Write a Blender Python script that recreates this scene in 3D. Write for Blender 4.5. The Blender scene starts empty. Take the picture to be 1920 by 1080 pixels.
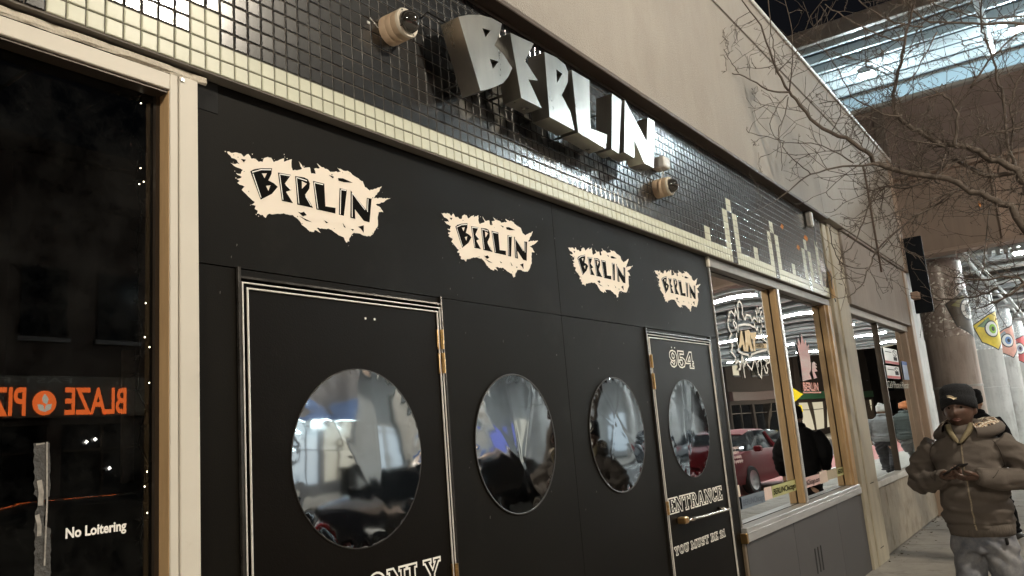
import bpy, bmesh, math, random
from mathutils import Vector, Matrix, noise
from mathutils.geometry import tessellate_polygon
R = math.radians
random.seed(11)
sc = bpy.context.scene
col = sc.collection

# ------------------------------------------------------------------ camera
cam_d = bpy.data.cameras.new('camera')
cam = bpy.data.objects.new('camera', cam_d)
col.objects.link(cam)
CAM_R = Vector((0.58223, -0.80914, -0.07935))
CAM_U = Vector((-0.10543, -0.17191, 0.97945))
CAM_F = Vector((0.80616, 0.56190, 0.18540))
CAM_P = Vector((0.0, -2.05, 1.5353))
cam.matrix_world = Matrix(((CAM_R.x, CAM_U.x, -CAM_F.x, CAM_P.x), (CAM_R.y, CAM_U.y, -CAM_F.y, CAM_P.y),
                           (CAM_R.z, CAM_U.z, -CAM_F.z, CAM_P.z), (0, 0, 0, 1)))
cam_d.sensor_width = 36
cam_d.lens = 28.167
cam_d.clip_start = 0.05
cam_d.clip_end = 600
sc.camera = cam

# ------------------------------------------------------------------ night sky
world = bpy.data.worlds.new('World')
sc.world = world
world.use_nodes = True
wn = world.node_tree
sky_tex = wn.nodes.new('ShaderNodeTexSky')
sky_tex.sky_type = 'NISHITA'
sky_tex.sun_disc = False
sky_tex.sun_elevation = R(-3.0)
sky_tex.sun_rotation = R(200)
wn.links.new(sky_tex.outputs[0], wn.nodes['Background'].inputs[0])
wn.nodes['Background'].inputs[1].default_value = 0.10
moon_d = bpy.data.lights.new('moon', 'SUN')
moon_d.energy = 0.02
moon_d.angle = R(4)
moon_d.color = (1.0, 0.93, 0.85)
moon = bpy.data.objects.new('moon', moon_d)
moon.rotation_euler = (R(25), R(-15), 0)
col.objects.link(moon)
sc.view_settings.view_transform = 'Standard'
sc.view_settings.look = 'None'
sc.view_settings.exposure = 0.12
sc.view_settings.gamma = 1.0
sc.view_settings.use_curve_mapping = False
sc.cycles.use_denoising = True
sc.cycles.max_bounces = 5
sc.cycles.diffuse_bounces = 2
sc.cycles.glossy_bounces = 4
sc.cycles.transparent_max_bounces = 8
sc.cycles.sample_clamp_indirect = 6.0
sc.cycles.caustics_reflective = False
sc.cycles.caustics_refractive = False
WARM = (1.0, 0.89, 0.72)
COOL = (0.80, 0.95, 1.0)
STREET_LAMP_POWER = 2000.0
TUBE_POWER = 145.0
FLOOD_POWER = 1900.0

# ------------------------------------------------------------------ materials
MATS = {}


def mat(name, c=(0.5, 0.5, 0.5), rough=0.6, metal=0.0, var=0.12, vs=6.0, stretch=(1, 1, 1), bump=0.0, bs=80.0,
        emit=None, es=0.0, coat=0.0, spec=0.5, c2=None, thr=None, ior=1.45, per_object=0.0, alpha=1.0, trans=0.0, coat_r=0.06, coat_ior=1.5, streak=0.0, ss=7.0):
    """Principled material: noise tint, optional second colour in patches (thr), fine bump."""
    if name in MATS:
        return MATS[name]
    m = bpy.data.materials.new(name)
    m.use_nodes = True
    t = m.node_tree
    n, l = t.nodes, t.links
    p = n['Principled BSDF']
    p.inputs['Roughness'].default_value = rough
    p.inputs['Metallic'].default_value = metal
    p.inputs['Specular IOR Level'].default_value = spec
    p.inputs['IOR'].default_value = ior
    p.inputs['Coat Weight'].default_value = coat
    p.inputs['Coat Roughness'].default_value = coat_r
    p.inputs['Coat IOR'].default_value = coat_ior
    p.inputs['Transmission Weight'].default_value = trans
    p.inputs['Alpha'].default_value = alpha
    p.inputs['Base Color'].default_value = (*c, 1)
    tc = n.new('ShaderNodeTexCoord')
    mp = n.new('ShaderNodeMapping')
    mp.inputs['Scale'].default_value = stretch
    l.new(tc.outputs['Object'], mp.inputs[0])
    src = None
    if var > 0:
        nz = n.new('ShaderNodeTexNoise')
        nz.inputs['Scale'].default_value = vs
        nz.inputs['Detail'].default_value = 6
        nz.inputs['Roughness'].default_value = 0.62
        l.new(mp.outputs[0], nz.inputs['Vector'])
        rp = n.new('ShaderNodeValToRGB')
        rp.color_ramp.elements[0].position = 0.25
        rp.color_ramp.elements[1].position = 0.75
        rp.color_ramp.elements[0].color = (*[max(0, x * (1 - var)) for x in c], 1)
        rp.color_ramp.elements[1].color = (*[min(1, x * (1 + var)) for x in c], 1)
        l.new(nz.outputs[0], rp.inputs[0])
        src = rp.outputs[0]
        rr = n.new('ShaderNodeMapRange')
        rr.inputs[3].default_value = max(0.0, rough * 0.8)
        rr.inputs[4].default_value = min(1.0, rough * 1.2)
        l.new(nz.outputs[0], rr.inputs[0])
        l.new(rr.outputs[0], p.inputs['Roughness'])
    if c2 is not None:
        n2 = n.new('ShaderNodeTexNoise')
        n2.inputs['Scale'].default_value = vs * 1.7
        n2.inputs['Detail'].default_value = 8
        n2.inputs['Roughness'].default_value = 0.7
        l.new(mp.outputs[0], n2.inputs['Vector'])
        r2 = n.new('ShaderNodeValToRGB')
        r2.color_ramp.elements[0].position = thr[0]
        r2.color_ramp.elements[1].position = thr[1]
        l.new(n2.outputs[0], r2.inputs[0])
        mx = n.new('ShaderNodeMixRGB')
        l.new(r2.outputs[0], mx.inputs[0])
        if src is None:
            mx.inputs[1].default_value = (*c, 1)
        else:
            l.new(src, mx.inputs[1])
        mx.inputs[2].default_value = (*c2, 1)
        src = mx.outputs[0]
    if streak > 0:
        m3 = n.new('ShaderNodeMapping')
        m3.inputs['Scale'].default_value = (ss, ss, ss * 0.035)
        l.new(tc.outputs['Object'], m3.inputs[0])
        n3 = n.new('ShaderNodeTexNoise')
        n3.inputs['Scale'].default_value = 1.0
        n3.inputs['Detail'].default_value = 5
        n3.inputs['Roughness'].default_value = 0.7
        l.new(m3.outputs[0], n3.inputs['Vector'])
        r3 = n.new('ShaderNodeMapRange')
        r3.inputs[1].default_value = 0.42
        r3.inputs[2].default_value = 0.72
        r3.inputs[3].default_value = 1.0
        r3.inputs[4].default_value = 1.0 - streak
        l.new(n3.outputs[0], r3.inputs[0])
        x3 = n.new('ShaderNodeMixRGB')
        x3.blend_type = 'MULTIPLY'
        x3.inputs[0].default_value = 1
        if src is None:
            x3.inputs[1].default_value = (*c, 1)
        else:
            l.new(src, x3.inputs[1])
        l.new(r3.outputs[0], x3.inputs[2])
        src = x3.outputs[0]
    if per_object > 0:
        oi = n.new('ShaderNodeObjectInfo')
        mr = n.new('ShaderNodeMapRange')
        mr.inputs[3].default_value = 1 - per_object
        mr.inputs[4].default_value = 1 + per_object
        l.new(oi.outputs['Random'], mr.inputs[0])
        ml = n.new('ShaderNodeMixRGB')
        ml.blend_type = 'MULTIPLY'
        ml.inputs[0].default_value = 1
        if src is None:
            ml.inputs[1].default_value = (*c, 1)
        else:
            l.new(src, ml.inputs[1])
        l.new(mr.outputs[0], ml.inputs[2])
        src = ml.outputs[0]
    if src is not None:
        l.new(src, p.inputs['Base Color'])
    if bump > 0:
        nb = n.new('ShaderNodeTexNoise')
        nb.inputs['Scale'].default_value = bs
        nb.inputs['Detail'].default_value = 4
        l.new(mp.outputs[0], nb.inputs['Vector'])
        b = n.new('ShaderNodeBump')
        b.inputs['Strength'].default_value = min(1.0, bump)
        b.inputs['Distance'].default_value = 0.01
        l.new(nb.outputs[0], b.inputs['Height'])
        l.new(b.outputs[0], p.inputs['Normal'])
    if emit is not None:
        p.inputs['Emission Color'].default_value = (*emit, 1)
        p.inputs['Emission Strength'].default_value = es
    MATS[name] = m
    return m


def glass_mat(name, tint=(0.35, 0.36, 0.36), ior=1.6, rough=0.0, dust=0.0, wav=0.0):
    """Window pane: fresnel mirror over a tinted see-through sheet, some dust on it."""
    if name in MATS:
        return MATS[name]
    m = bpy.data.materials.new(name)
    m.use_nodes = True
    t = m.node_tree
    n, l = t.nodes, t.links
    n.remove(n['Principled BSDF'])
    out = n['Material Output']
    fr = n.new('ShaderNodeFresnel')
    fr.inputs['IOR'].default_value = ior
    tr = n.new('ShaderNodeBsdfTransparent')
    tr.inputs[0].default_value = (*tint, 1)
    gl = n.new('ShaderNodeBsdfGlossy')
    gl.inputs['Roughness'].default_value = rough
    gl.inputs['Color'].default_value = (0.95, 0.97, 0.97, 1)
    mx = n.new('ShaderNodeMixShader')
    l.new(fr.outputs[0], mx.inputs[0])
    l.new(tr.outputs[0], mx.inputs[1])
    l.new(gl.outputs[0], mx.inputs[2])
    last = mx.outputs[0]
    tc = n.new('ShaderNodeTexCoord')
    if wav > 0:
        nz = n.new('ShaderNodeTexNoise')
        nz.inputs['Scale'].default_value = 1.1
        nz.inputs['Detail'].default_value = 1
        l.new(tc.outputs['Object'], nz.inputs['Vector'])
        b = n.new('ShaderNodeBump')
        b.inputs['Strength'].default_value = 1.0
        b.inputs['Distance'].default_value = wav
        l.new(nz.outputs[0], b.inputs['Height'])
        l.new(b.outputs[0], gl.inputs['Normal'])
        l.new(b.outputs[0], fr.inputs['Normal'])
    if dust > 0:
        nd = n.new('ShaderNodeTexNoise')
        nd.inputs['Scale'].default_value = 5.0
        nd.inputs['Detail'].default_value = 9
        nd.inputs['Roughness'].default_value = 0.75
        l.new(tc.outputs['Object'], nd.inputs['Vector'])
        rp = n.new('ShaderNodeMapRange')
        rp.inputs[1].default_value = 0.42
        rp.inputs[2].default_value = 0.8
        rp.inputs[4].default_value = dust
        l.new(nd.outputs[0], rp.inputs[0])
        df = n.new('ShaderNodeBsdfDiffuse')
        df.inputs[0].default_value = (0.42, 0.42, 0.40, 1)
        m2 = n.new('ShaderNodeMixShader')
        l.new(rp.outputs[0], m2.inputs[0])
        l.new(last, m2.inputs[1])
        l.new(df.outputs[0], m2.inputs[2])
        last = m2.outputs[0]
    l.new(last, out.inputs[0])
    MATS[name] = m
    return m


# ------------------------------------------------------------------ mesh helpers
class MB:
    """Collects shapes (in world metres) and links them as one mesh object."""

    def __init__(self):
        self.v, self.f, self.fm = [], [], []
        self.m = 0

    def add(self, vs, fs):
        o = len(self.v)
        self.v += [tuple(x) for x in vs]
        self.f += [tuple(o + i for i in f) for f in fs]
        self.fm += [self.m] * len(fs)
        return self

    def box(self, x0, x1, y0, y1, z0, z1, ch=0.0):
        if x0 > x1: x0, x1 = x1, x0
        if y0 > y1: y0, y1 = y1, y0
        if z0 > z1: z0, z1 = z1, z0
        if ch <= 0:
            vs = [(x, y, z) for x in (x0, x1) for y in (y0, y1) for z in (z0, z1)]
            return self.add(vs, [(0, 1, 3, 2), (4, 6, 7, 5), (0, 4, 5, 1), (2, 3, 7, 6), (0, 2, 6, 4), (1, 5, 7, 3)])
        bm = bmesh.new()
        bmesh.ops.create_cube(bm, size=1.0)
        for q in bm.verts:
            q.co = Vector(((x0 + x1) / 2 + q.co.x * (x1 - x0), (y0 + y1) / 2 + q.co.y * (y1 - y0), (z0 + z1) / 2 + q.co.z * (z1 - z0)))
        ch = min(ch, 0.45 * min(x1 - x0, y1 - y0, z1 - z0))
        bmesh.ops.bevel(bm, geom=bm.edges[:], offset=ch, segments=1, affect='EDGES')
        bm.verts.index_update()
        self.add([q.co for q in bm.verts], [[q.index for q in f.verts] for f in bm.faces])
        bm.free()
        return self

    def prism(self, loops, a, b, fn):
        """loops: outer + holes in 2D; extruded from a to b; fn(u, v, w) -> xyz."""
        pts = [p for lp in loops for p in lp]
        tri = tessellate_polygon([[Vector((p[0], p[1], 0)) for p in lp] for lp in loops])
        n = len(pts)
        vs = [fn(p[0], p[1], a) for p in pts] + [fn(p[0], p[1], b) for p in pts]
        fs = [t for t in tri] + [tuple(n + i for i in reversed(t)) for t in tri]
        o = 0
        for lp in loops:
            k = len(lp)
            for i in range(k):
                j = (i + 1) % k
                fs.append((o + i, o + j, n + o + j, n + o + i))
            o += k
        return self.add(vs, fs)

    def flat(self, loops, fn):
        pts = [p for lp in loops for p in lp]
        tri = tessellate_polygon([[Vector((p[0], p[1], 0)) for p in lp] for lp in loops])
        return self.add([fn(*p) for p in pts], [tuple(t) for t in tri])

    def ribbon(self, pts, w, fn, closed=False):
        """flat stroke of width w along 2D points, thin quads with mitred ends."""
        n = len(pts)
        P = [Vector(p) for p in pts]
        L, Rr = [], []
        for i in range(n):
            a = P[i - 1] if (i > 0 or closed) else None
            b = P[(i + 1) % n] if (i < n - 1 or closed) else None
            d0 = (P[i] - a).normalized() if a is not None and (P[i] - a).length > 1e-9 else None
            d1 = (b - P[i]).normalized() if b is not None and (b - P[i]).length > 1e-9 else None
            if d0 is None: d0 = d1
            if d1 is None: d1 = d0
            n0, n1 = Vector((-d0.y, d0.x)), Vector((-d1.y, d1.x))
            nn = n0 + n1
            if nn.length < 0.3: nn = n0
            nn.normalize()
            k = w / 2 / max(0.45, nn.dot(n0))
            L.append(P[i] + nn * k)
            Rr.append(P[i] - nn * k)
        vs = [fn(p.x, p.y) for p in L] + [fn(p.x, p.y) for p in Rr]
        fs = [(i, (i + 1) % n, n + (i + 1) % n, n + i) for i in range(n if closed else n - 1)]
        return self.add(vs, fs)

    def tube(self, pts, rad, sides=8, cap=True):
        P = [Vector(p) for p in pts]
        n = len(P)
        if not isinstance(rad, (list, tuple)): rad = [rad] * n
        ref = None
        vs, fs = [], []
        for i in range(n):
            d = (P[min(i + 1, n - 1)] - P[max(i - 1, 0)])
            if d.length < 1e-9: d = Vector((0, 0, 1))
            d.normalize()
            if ref is None:
                ref = Vector((0, 0, 1)) if abs(d.z) < 0.9 else Vector((1, 0, 0))
            u = d.cross(ref)
            if u.length < 1e-6: u = d.cross(Vector((0, 1, 0)))
            u.normalize()
            w = u.cross(d).normalized()
            ref = w
            for k in range(sides):
                a = 2 * math.pi * k / sides
                vs.append(P[i] + (u * math.cos(a) + w * math.sin(a)) * rad[i])
        for i in range(n - 1):
            for k in range(sides):
                k2 = (k + 1) % sides
                fs.append((i * sides + k, i * sides + k2, (i + 1) * sides + k2, (i + 1) * sides + k))
        if cap:
            fs.append(tuple(reversed(range(sides))))
            fs.append(tuple((n - 1) * sides + k for k in range(sides)))
        return self.add(vs, fs)

    def loft(self, rings, cap=True):
        k = len(rings[0])
        vs = [p for r in rings for p in r]
        fs = []
        for i in range(len(rings) - 1):
            for j in range(k):
                j2 = (j + 1) % k
                fs.append((i * k + j, i * k + j2, (i + 1) * k + j2, (i + 1) * k + j))
        if cap:
            fs.append(tuple(reversed(range(k))))
            fs.append(tuple((len(rings) - 1) * k + j for j in range(k)))
        return self.add(vs, fs)

    def lathe(self, prof, fn, seg=24, cap=False):
        """prof: (radius, height) list; fn(px, py, h) -> xyz."""
        rings = [[fn(r * math.cos(2 * math.pi * k / seg), r * math.sin(2 * math.pi * k / seg), h) for k in range(seg)] for r, h in prof]
        return self.loft(rings, cap)

    def build(self, name, m, parent=None, smooth=False, label=None, kind=None, autos=None):
        me = bpy.data.meshes.new(name)
        me.from_pydata(self.v, [], self.f)
        ms = m if isinstance(m, (list, tuple)) else [m]
        for q in ms: me.materials.append(q)
        if len(ms) > 1: me.polygons.foreach_set('material_index', self.fm)
        bm = bmesh.new()
        bm.from_mesh(me)
        bmesh.ops.recalc_face_normals(bm, faces=bm.faces)
        bm.to_mesh(me)
        bm.free()
        if smooth:
            me.polygons.foreach_set('use_smooth', [True] * len(me.polygons))
        if autos is not None:
            me.set_sharp_from_angle(angle=R(autos))
        return link(name, me, parent, label, kind)


def link(name, me, parent=None, label=None, kind=None):
    o = bpy.data.objects.new(name, me)
    col.objects.link(o)
    if parent is not None:
        o.parent = parent
        o.matrix_parent_inverse = world_of(parent).inverted()
    if label: o['label'] = label
    if kind: o['kind'] = kind
    return o


def world_of(o):
    m = o.matrix_basis
    if o.parent is not None:
        m = world_of(o.parent) @ o.matrix_parent_inverse @ m
    return m


def tag(o, label, cat, group=None, kind=None):
    o['label'] = label
    if cat: o['category'] = cat
    if group: o['group'] = group
    if kind: o['kind'] = kind
    return o


def thing(name, label, cat, loc=(0, 0, 0), group=None):
    o = bpy.data.objects.new(name, None)
    o.location = loc
    o.matrix_basis = Matrix.Translation(loc)
    col.objects.link(o)
    return tag(o, label, cat, group)


def sub(name, parent, loc=(0, 0, 0)):
    o = bpy.data.objects.new(name, None)
    col.objects.link(o)
    o.parent = parent
    o.matrix_parent_inverse = world_of(parent).inverted()
    o.matrix_basis = Matrix.Translation(loc)
    return o


def XZ(y):
    return lambda u, v, w=None: (u, (y if w is None else w), v)


def text_mesh(body, size, bold=0.0, shear=0.0, space=1.0):
    """2D triangles of a line of lettering, in x (right) and y (up)."""
    cu = bpy.data.curves.new('lettering', 'FONT')
    cu.body = body
    cu.size = size
    cu.offset = bold
    cu.shear = shear
    cu.space_character = space
    cu.resolution_u = 3
    ob = bpy.data.objects.new('lettering', cu)
    col.objects.link(ob)
    dg = bpy.context.evaluated_depsgraph_get()
    me = bpy.data.meshes.new_from_object(ob.evaluated_get(dg))
    vs = [tuple(v.co[:2]) for v in me.vertices]
    fs = [tuple(p.vertices) for p in me.polygons]
    bpy.data.objects.remove(ob)
    bpy.data.curves.remove(cu)
    bpy.data.meshes.remove(me)
    return vs, fs


def add_text(mb, body, size, fn, width=None, **k):
    vs, fs = text_mesh(body, size, **k)
    x0 = min(v[0] for v in vs)
    x1 = max(v[0] for v in vs)
    s = (width / (x1 - x0)) if width else 1.0
    mb.add([fn((v[0] - x0) * s, v[1]) for v in vs], fs)


def in_view(p, margin=0.0):
    d = Vector(p) - CAM_P
    z = d.dot(CAM_F)
    if z < 0.1: return None
    x = 0.5 + 0.78243 * d.dot(CAM_R) / z
    y = 0.5 - 0.78243 * d.dot(CAM_U) / z * 16 / 9
    return (x, y, z) if -margin < x < 1 + margin and -margin < y < 1 + margin else None

# ------------------------------------------------------------------ traced outlines (metres on the facade)
LET={'B': [(2.4, 3.249), (2.468, 3.286), (2.555, 3.321), (2.639, 3.341), (2.713, 3.345), (2.689, 3.286), (2.64, 3.213), (2.703, 3.195), (2.765, 3.151), (2.727, 3.095), (2.685, 3.054), (2.621, 3.014), (2.513, 2.961)],
'Bh1': [(2.562, 3.263), (2.621, 3.275), (2.581, 3.229)],
'Bh2': [(2.599, 3.135), (2.664, 3.146), (2.616, 3.095)],
'E': [(2.774, 3.325), (2.965, 3.345), (2.875, 3.226), (2.971, 3.161), (2.891, 3.139), (2.982, 3.028), (2.817, 3.026)],
'R': [(3.054, 3.336), (3.168, 3.347), (3.242, 3.336), (3.264, 3.305), (3.251, 3.248), (3.18, 3.155), (3.245, 3.092), (3.271, 2.999), (3.047, 3.003)],
'Rh': [(3.15, 3.28), (3.206, 3.276), (3.145, 3.206)],
'L': [(3.303, 3.331), (3.479, 3.334), (3.438, 3.057), (3.615, 3.071), (3.58, 2.984), (3.305, 2.998)],
'I': [(3.724, 3.34), (3.833, 3.336), (3.729, 2.995), (3.652, 3.001)],
'N': [(3.878, 3.351), (4.104, 3.162), (4.159, 3.327), (4.248, 3.33), (4.161, 3.017), (4.037, 3.016), (3.939, 3.135), (3.915, 3.016), (3.795, 3.021)],
}
LOGO={
'out': [(-0.085, 0.044), (-0.033, 0.051), (-0.023, 0.043), (-0.006, 0.057), (0.005, 0.043), (0.022, 0.047), (0.033, 0.04), (0.049, 0.044), (0.053, 0.057), (0.069, 0.066), (0.083, 0.066), (0.093, 0.053), (0.109, 0.062), (0.136, 0.077), (0.134, 0.065), (0.168, 0.082), (0.166, 0.053), (0.171, 0.043), (0.196, 0.051), (0.211, 0.058), (0.197, 0.082), (0.22, 0.064), (0.245, 0.072), (0.25, 0.051), (0.27, 0.054), (0.264, 0.071), (0.29, 0.08), (0.277, 0.094), (0.299, 0.085), (0.322, 0.084), (0.337, 0.077), (0.387, 0.089), (0.371, 0.101), (0.402, 0.096), (0.422, 0.101), (0.46, 0.086), (0.495, 0.077), (0.504, 0.057), (0.529, 0.049), (0.555, 0.061), (0.594, 0.079), (0.576, 0.053), (0.548, 0.022), (0.64, 0.042), (0.595, 0.015), (0.557, 0.0), (0.58, -0.007), (0.595, -0.024), (0.571, -0.027), (0.564, -0.047), (0.562, -0.083), (0.539, -0.113), (0.52, -0.13), (0.487, -0.132), (0.462, -0.128), (0.438, -0.13), (0.417, -0.152), (0.414, -0.166), (0.4, -0.172), (0.389, -0.155), (0.365, -0.151), (0.343, -0.142), (0.325, -0.136), (0.289, -0.139), (0.266, -0.141), (0.283, -0.156), (0.257, -0.15), (0.253, -0.158), (0.227, -0.155), (0.202, -0.142), (0.185, -0.124), (0.165, -0.114), (0.144, -0.116), (0.128, -0.115), (0.104, -0.121), (0.064, -0.131), (0.056, -0.144), (0.044, -0.136), (0.022, -0.137), (0.026, -0.126), (0.014, -0.122), (0.018, -0.111), (0.001, -0.111), (0.015, -0.099), (-0.002, -0.09), (-0.015, -0.081), (-0.026, -0.074), (-0.033, -0.069), (-0.022, -0.056), (-0.049, -0.049), (-0.04, -0.041), (-0.051, -0.037), (-0.032, -0.026), (-0.054, -0.018), (-0.036, -0.017), (-0.028, -0.002), (-0.046, 0.001), (-0.073, 0.011), (-0.039, 0.014), (-0.05, 0.026), (-0.068, 0.028)],
'B': [(0.0, 0.0), (0.014, 0.01), (0.041, 0.02), (0.085, 0.03), (0.082, 0.01), (0.069, -0.015), (0.091, -0.02), (0.106, -0.029), (0.082, -0.058), (0.037, -0.087)],
'b1': [(0.044, 0.003), (0.064, 0.008), (0.054, -0.011)],
'b2': [(0.059, -0.036), (0.077, -0.03), (0.068, -0.051)],
'E': [(0.108, 0.021), (0.162, 0.025), (0.135, -0.012), (0.162, -0.028), (0.139, -0.039), (0.167, -0.073), (0.121, -0.074)],
'R': [(0.179, 0.025), (0.217, 0.029), (0.234, 0.026), (0.242, 0.013), (0.239, -0.007), (0.219, -0.033), (0.239, -0.054), (0.252, -0.073), (0.185, -0.074)],
'r1': [(0.207, 0.014), (0.229, 0.009), (0.207, -0.014)],
'L': [(0.256, 0.025), (0.307, 0.026), (0.308, -0.056), (0.355, -0.053), (0.353, -0.074), (0.267, -0.075)],
'I': [(0.378, 0.025), (0.413, 0.026), (0.393, -0.075), (0.369, -0.075)],
'N': [(0.431, 0.028), (0.506, -0.033), (0.511, 0.016), (0.536, 0.018), (0.519, -0.077), (0.49, -0.076), (0.448, -0.04), (0.448, -0.077), (0.424, -0.076)],
'hl': [[(0.006, -0.002), (0.041, 0.015), (0.081, 0.024)], [(0.009, -0.006), (0.038, -0.08)], [(0.114, 0.017), (0.159, 0.021)], [(0.114, 0.016), (0.125, -0.07)], [(0.139, -0.015), (0.159, -0.028)], [(0.184, 0.021), (0.229, 0.019)], [(0.184, 0.02), (0.191, -0.07)], [(0.221, -0.038), (0.243, -0.067)], [(0.261, 0.02), (0.301, 0.021)], [(0.261, 0.019), (0.273, -0.072)], [(0.384, 0.021), (0.409, 0.023)], [(0.383, 0.02), (0.375, -0.073)], [(0.437, 0.02), (0.432, -0.073)], [(0.437, 0.02), (0.498, -0.033)], [(0.516, 0.013), (0.51, -0.038)]] ,
'fl': [[(0.328, 0.064), (0.353, 0.062), (0.348, 0.055)], [(0.372, 0.062), (0.396, 0.066), (0.444, 0.06), (0.4, 0.052), (0.374, 0.052)], [(0.186, -0.099), (0.199, -0.1), (0.212, -0.094), (0.224, -0.104), (0.207, -0.111)], [(0.19, -0.112), (0.247, -0.125), (0.219, -0.124)], [(0.301, -0.108), (0.319, -0.114), (0.308, -0.117)], [(0.385, -0.101), (0.4, -0.118), (0.391, -0.117)], [(0.459, -0.104), (0.489, -0.093), (0.487, -0.122), (0.473, -0.109)], [(-0.035, 0.033), (-0.016, 0.035), (-0.024, 0.024)], [(0.424, -0.118), (0.439, -0.117), (0.433, -0.124)]] }
ART_LINES= [[(6.045, 2.292), (6.047, 2.394), (6.074, 2.443), (6.116, 2.457), (6.155, 2.437), (6.16, 2.391), (6.14, 2.356), (6.185, 2.315), (6.23, 2.357), (6.327, 2.358), (6.344, 2.317), (6.413, 2.35), (6.484, 2.324), (6.529, 2.359)], [(6.045, 2.292), (5.997, 2.384), (5.959, 2.328), (5.908, 2.36), (5.849, 2.342), (5.83, 2.311), (5.876, 2.27), (5.852, 2.3), (5.803, 2.284), (5.793, 2.232), (5.843, 2.178), (5.8, 2.157), (5.78, 2.124), (5.833, 2.101), (5.794, 2.043), (5.86, 2.008), (5.852, 1.963), (5.922, 1.985)], [(5.919, 2.292), (5.974, 2.27), (5.973, 2.244), (5.941, 2.229), (5.91, 2.266), (5.919, 2.292)], [(6.485, 2.327), (6.48, 2.39), (6.464, 2.416)], [(6.495, 2.391), (6.519, 2.446)], [(6.533, 2.394), (6.568, 2.439), (6.641, 2.453)], [(6.57, 2.383), (6.627, 2.42)], [(6.58, 2.355), (6.645, 2.36)], [(6.585, 2.342), (6.585, 2.292), (6.615, 2.287)], [(6.5, 2.337), (6.532, 2.352), (6.553, 2.341), (6.524, 2.322), (6.5, 2.337)], [(5.984, 2.2), (5.994, 2.226), (6.014, 2.257), (6.151, 2.276), (6.286, 2.279), (6.381, 2.268), (6.404, 2.301)], [(5.93, 2.055), (6.024, 2.04), (6.153, 2.035), (6.174, 1.993), (6.222, 2.041), (6.38, 2.067), (6.631, 2.098)], [(6.392, 2.272), (6.433, 2.248), (6.465, 2.277), (6.451, 2.166), (6.544, 2.269), (6.541, 2.185), (6.647, 2.162), (6.631, 2.098), (6.667, 2.058), (6.64, 1.994), (6.583, 1.985), (6.52, 2.011), (6.55, 2.033), (6.592, 2.006), (6.542, 1.963), (6.573, 1.937), (6.549, 1.905), (6.507, 1.904), (6.479, 1.962)], [(5.922, 1.985), (5.937, 1.928), (6.01, 2.026), (6.036, 1.95), (6.079, 1.99), (6.104, 1.958), (6.184, 1.921), (6.275, 2.003), (6.318, 1.964), (6.328, 1.891), (6.387, 1.862), (6.435, 1.954), (6.419, 2.014), (6.347, 1.985), (6.35, 1.945)], [(6.0, 2.0), (6.008, 1.853)], [(5.937, 1.928), (5.896, 1.914)], [(5.956, 2.198), (5.925, 2.138), (5.961, 2.088), (5.93, 2.055)]]
ART_FILL= [[(6.047, 2.223), (6.073, 2.218), (6.107, 2.062), (6.05, 2.06), (6.053, 2.106), (6.033, 2.111), (6.004, 2.084), (5.959, 2.085)], [(6.14, 2.222), (6.232, 2.238), (6.272, 2.217), (6.246, 2.175), (6.272, 2.069), (6.221, 2.064), (6.188, 2.125), (6.153, 2.061), (6.097, 2.062)], [(6.272, 2.217), (6.405, 2.229), (6.384, 2.176), (6.35, 2.167), (6.333, 2.075), (6.286, 2.07), (6.3, 2.165), (6.259, 2.169)], [(6.358, 2.137), (6.63, 2.147), (6.62, 2.108), (6.342, 2.096)]]
HAND= [[(7.5, 2.207), (7.549, 2.164), (7.564, 2.251), (7.628, 2.182), (7.701, 2.305), (7.74, 2.191), (7.807, 2.251), (7.814, 2.17), (7.889, 2.209), (7.879, 2.151), (7.865, 2.03), (7.853, 1.959), (7.772, 1.923), (7.819, 1.871), (7.518, 1.847), (7.535, 2.02), (7.518, 2.149)], [(7.912, 2.025), (7.972, 2.041), (8.074, 2.015), (8.008, 2.013), (8.071, 1.986), (8.003, 1.981), (8.064, 1.95), (7.956, 1.941), (8.016, 1.885), (7.895, 1.874), (7.871, 1.946)], [(7.481, 1.751), (8.086, 1.751), (8.079, 1.738), (7.474, 1.738)]]
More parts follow.
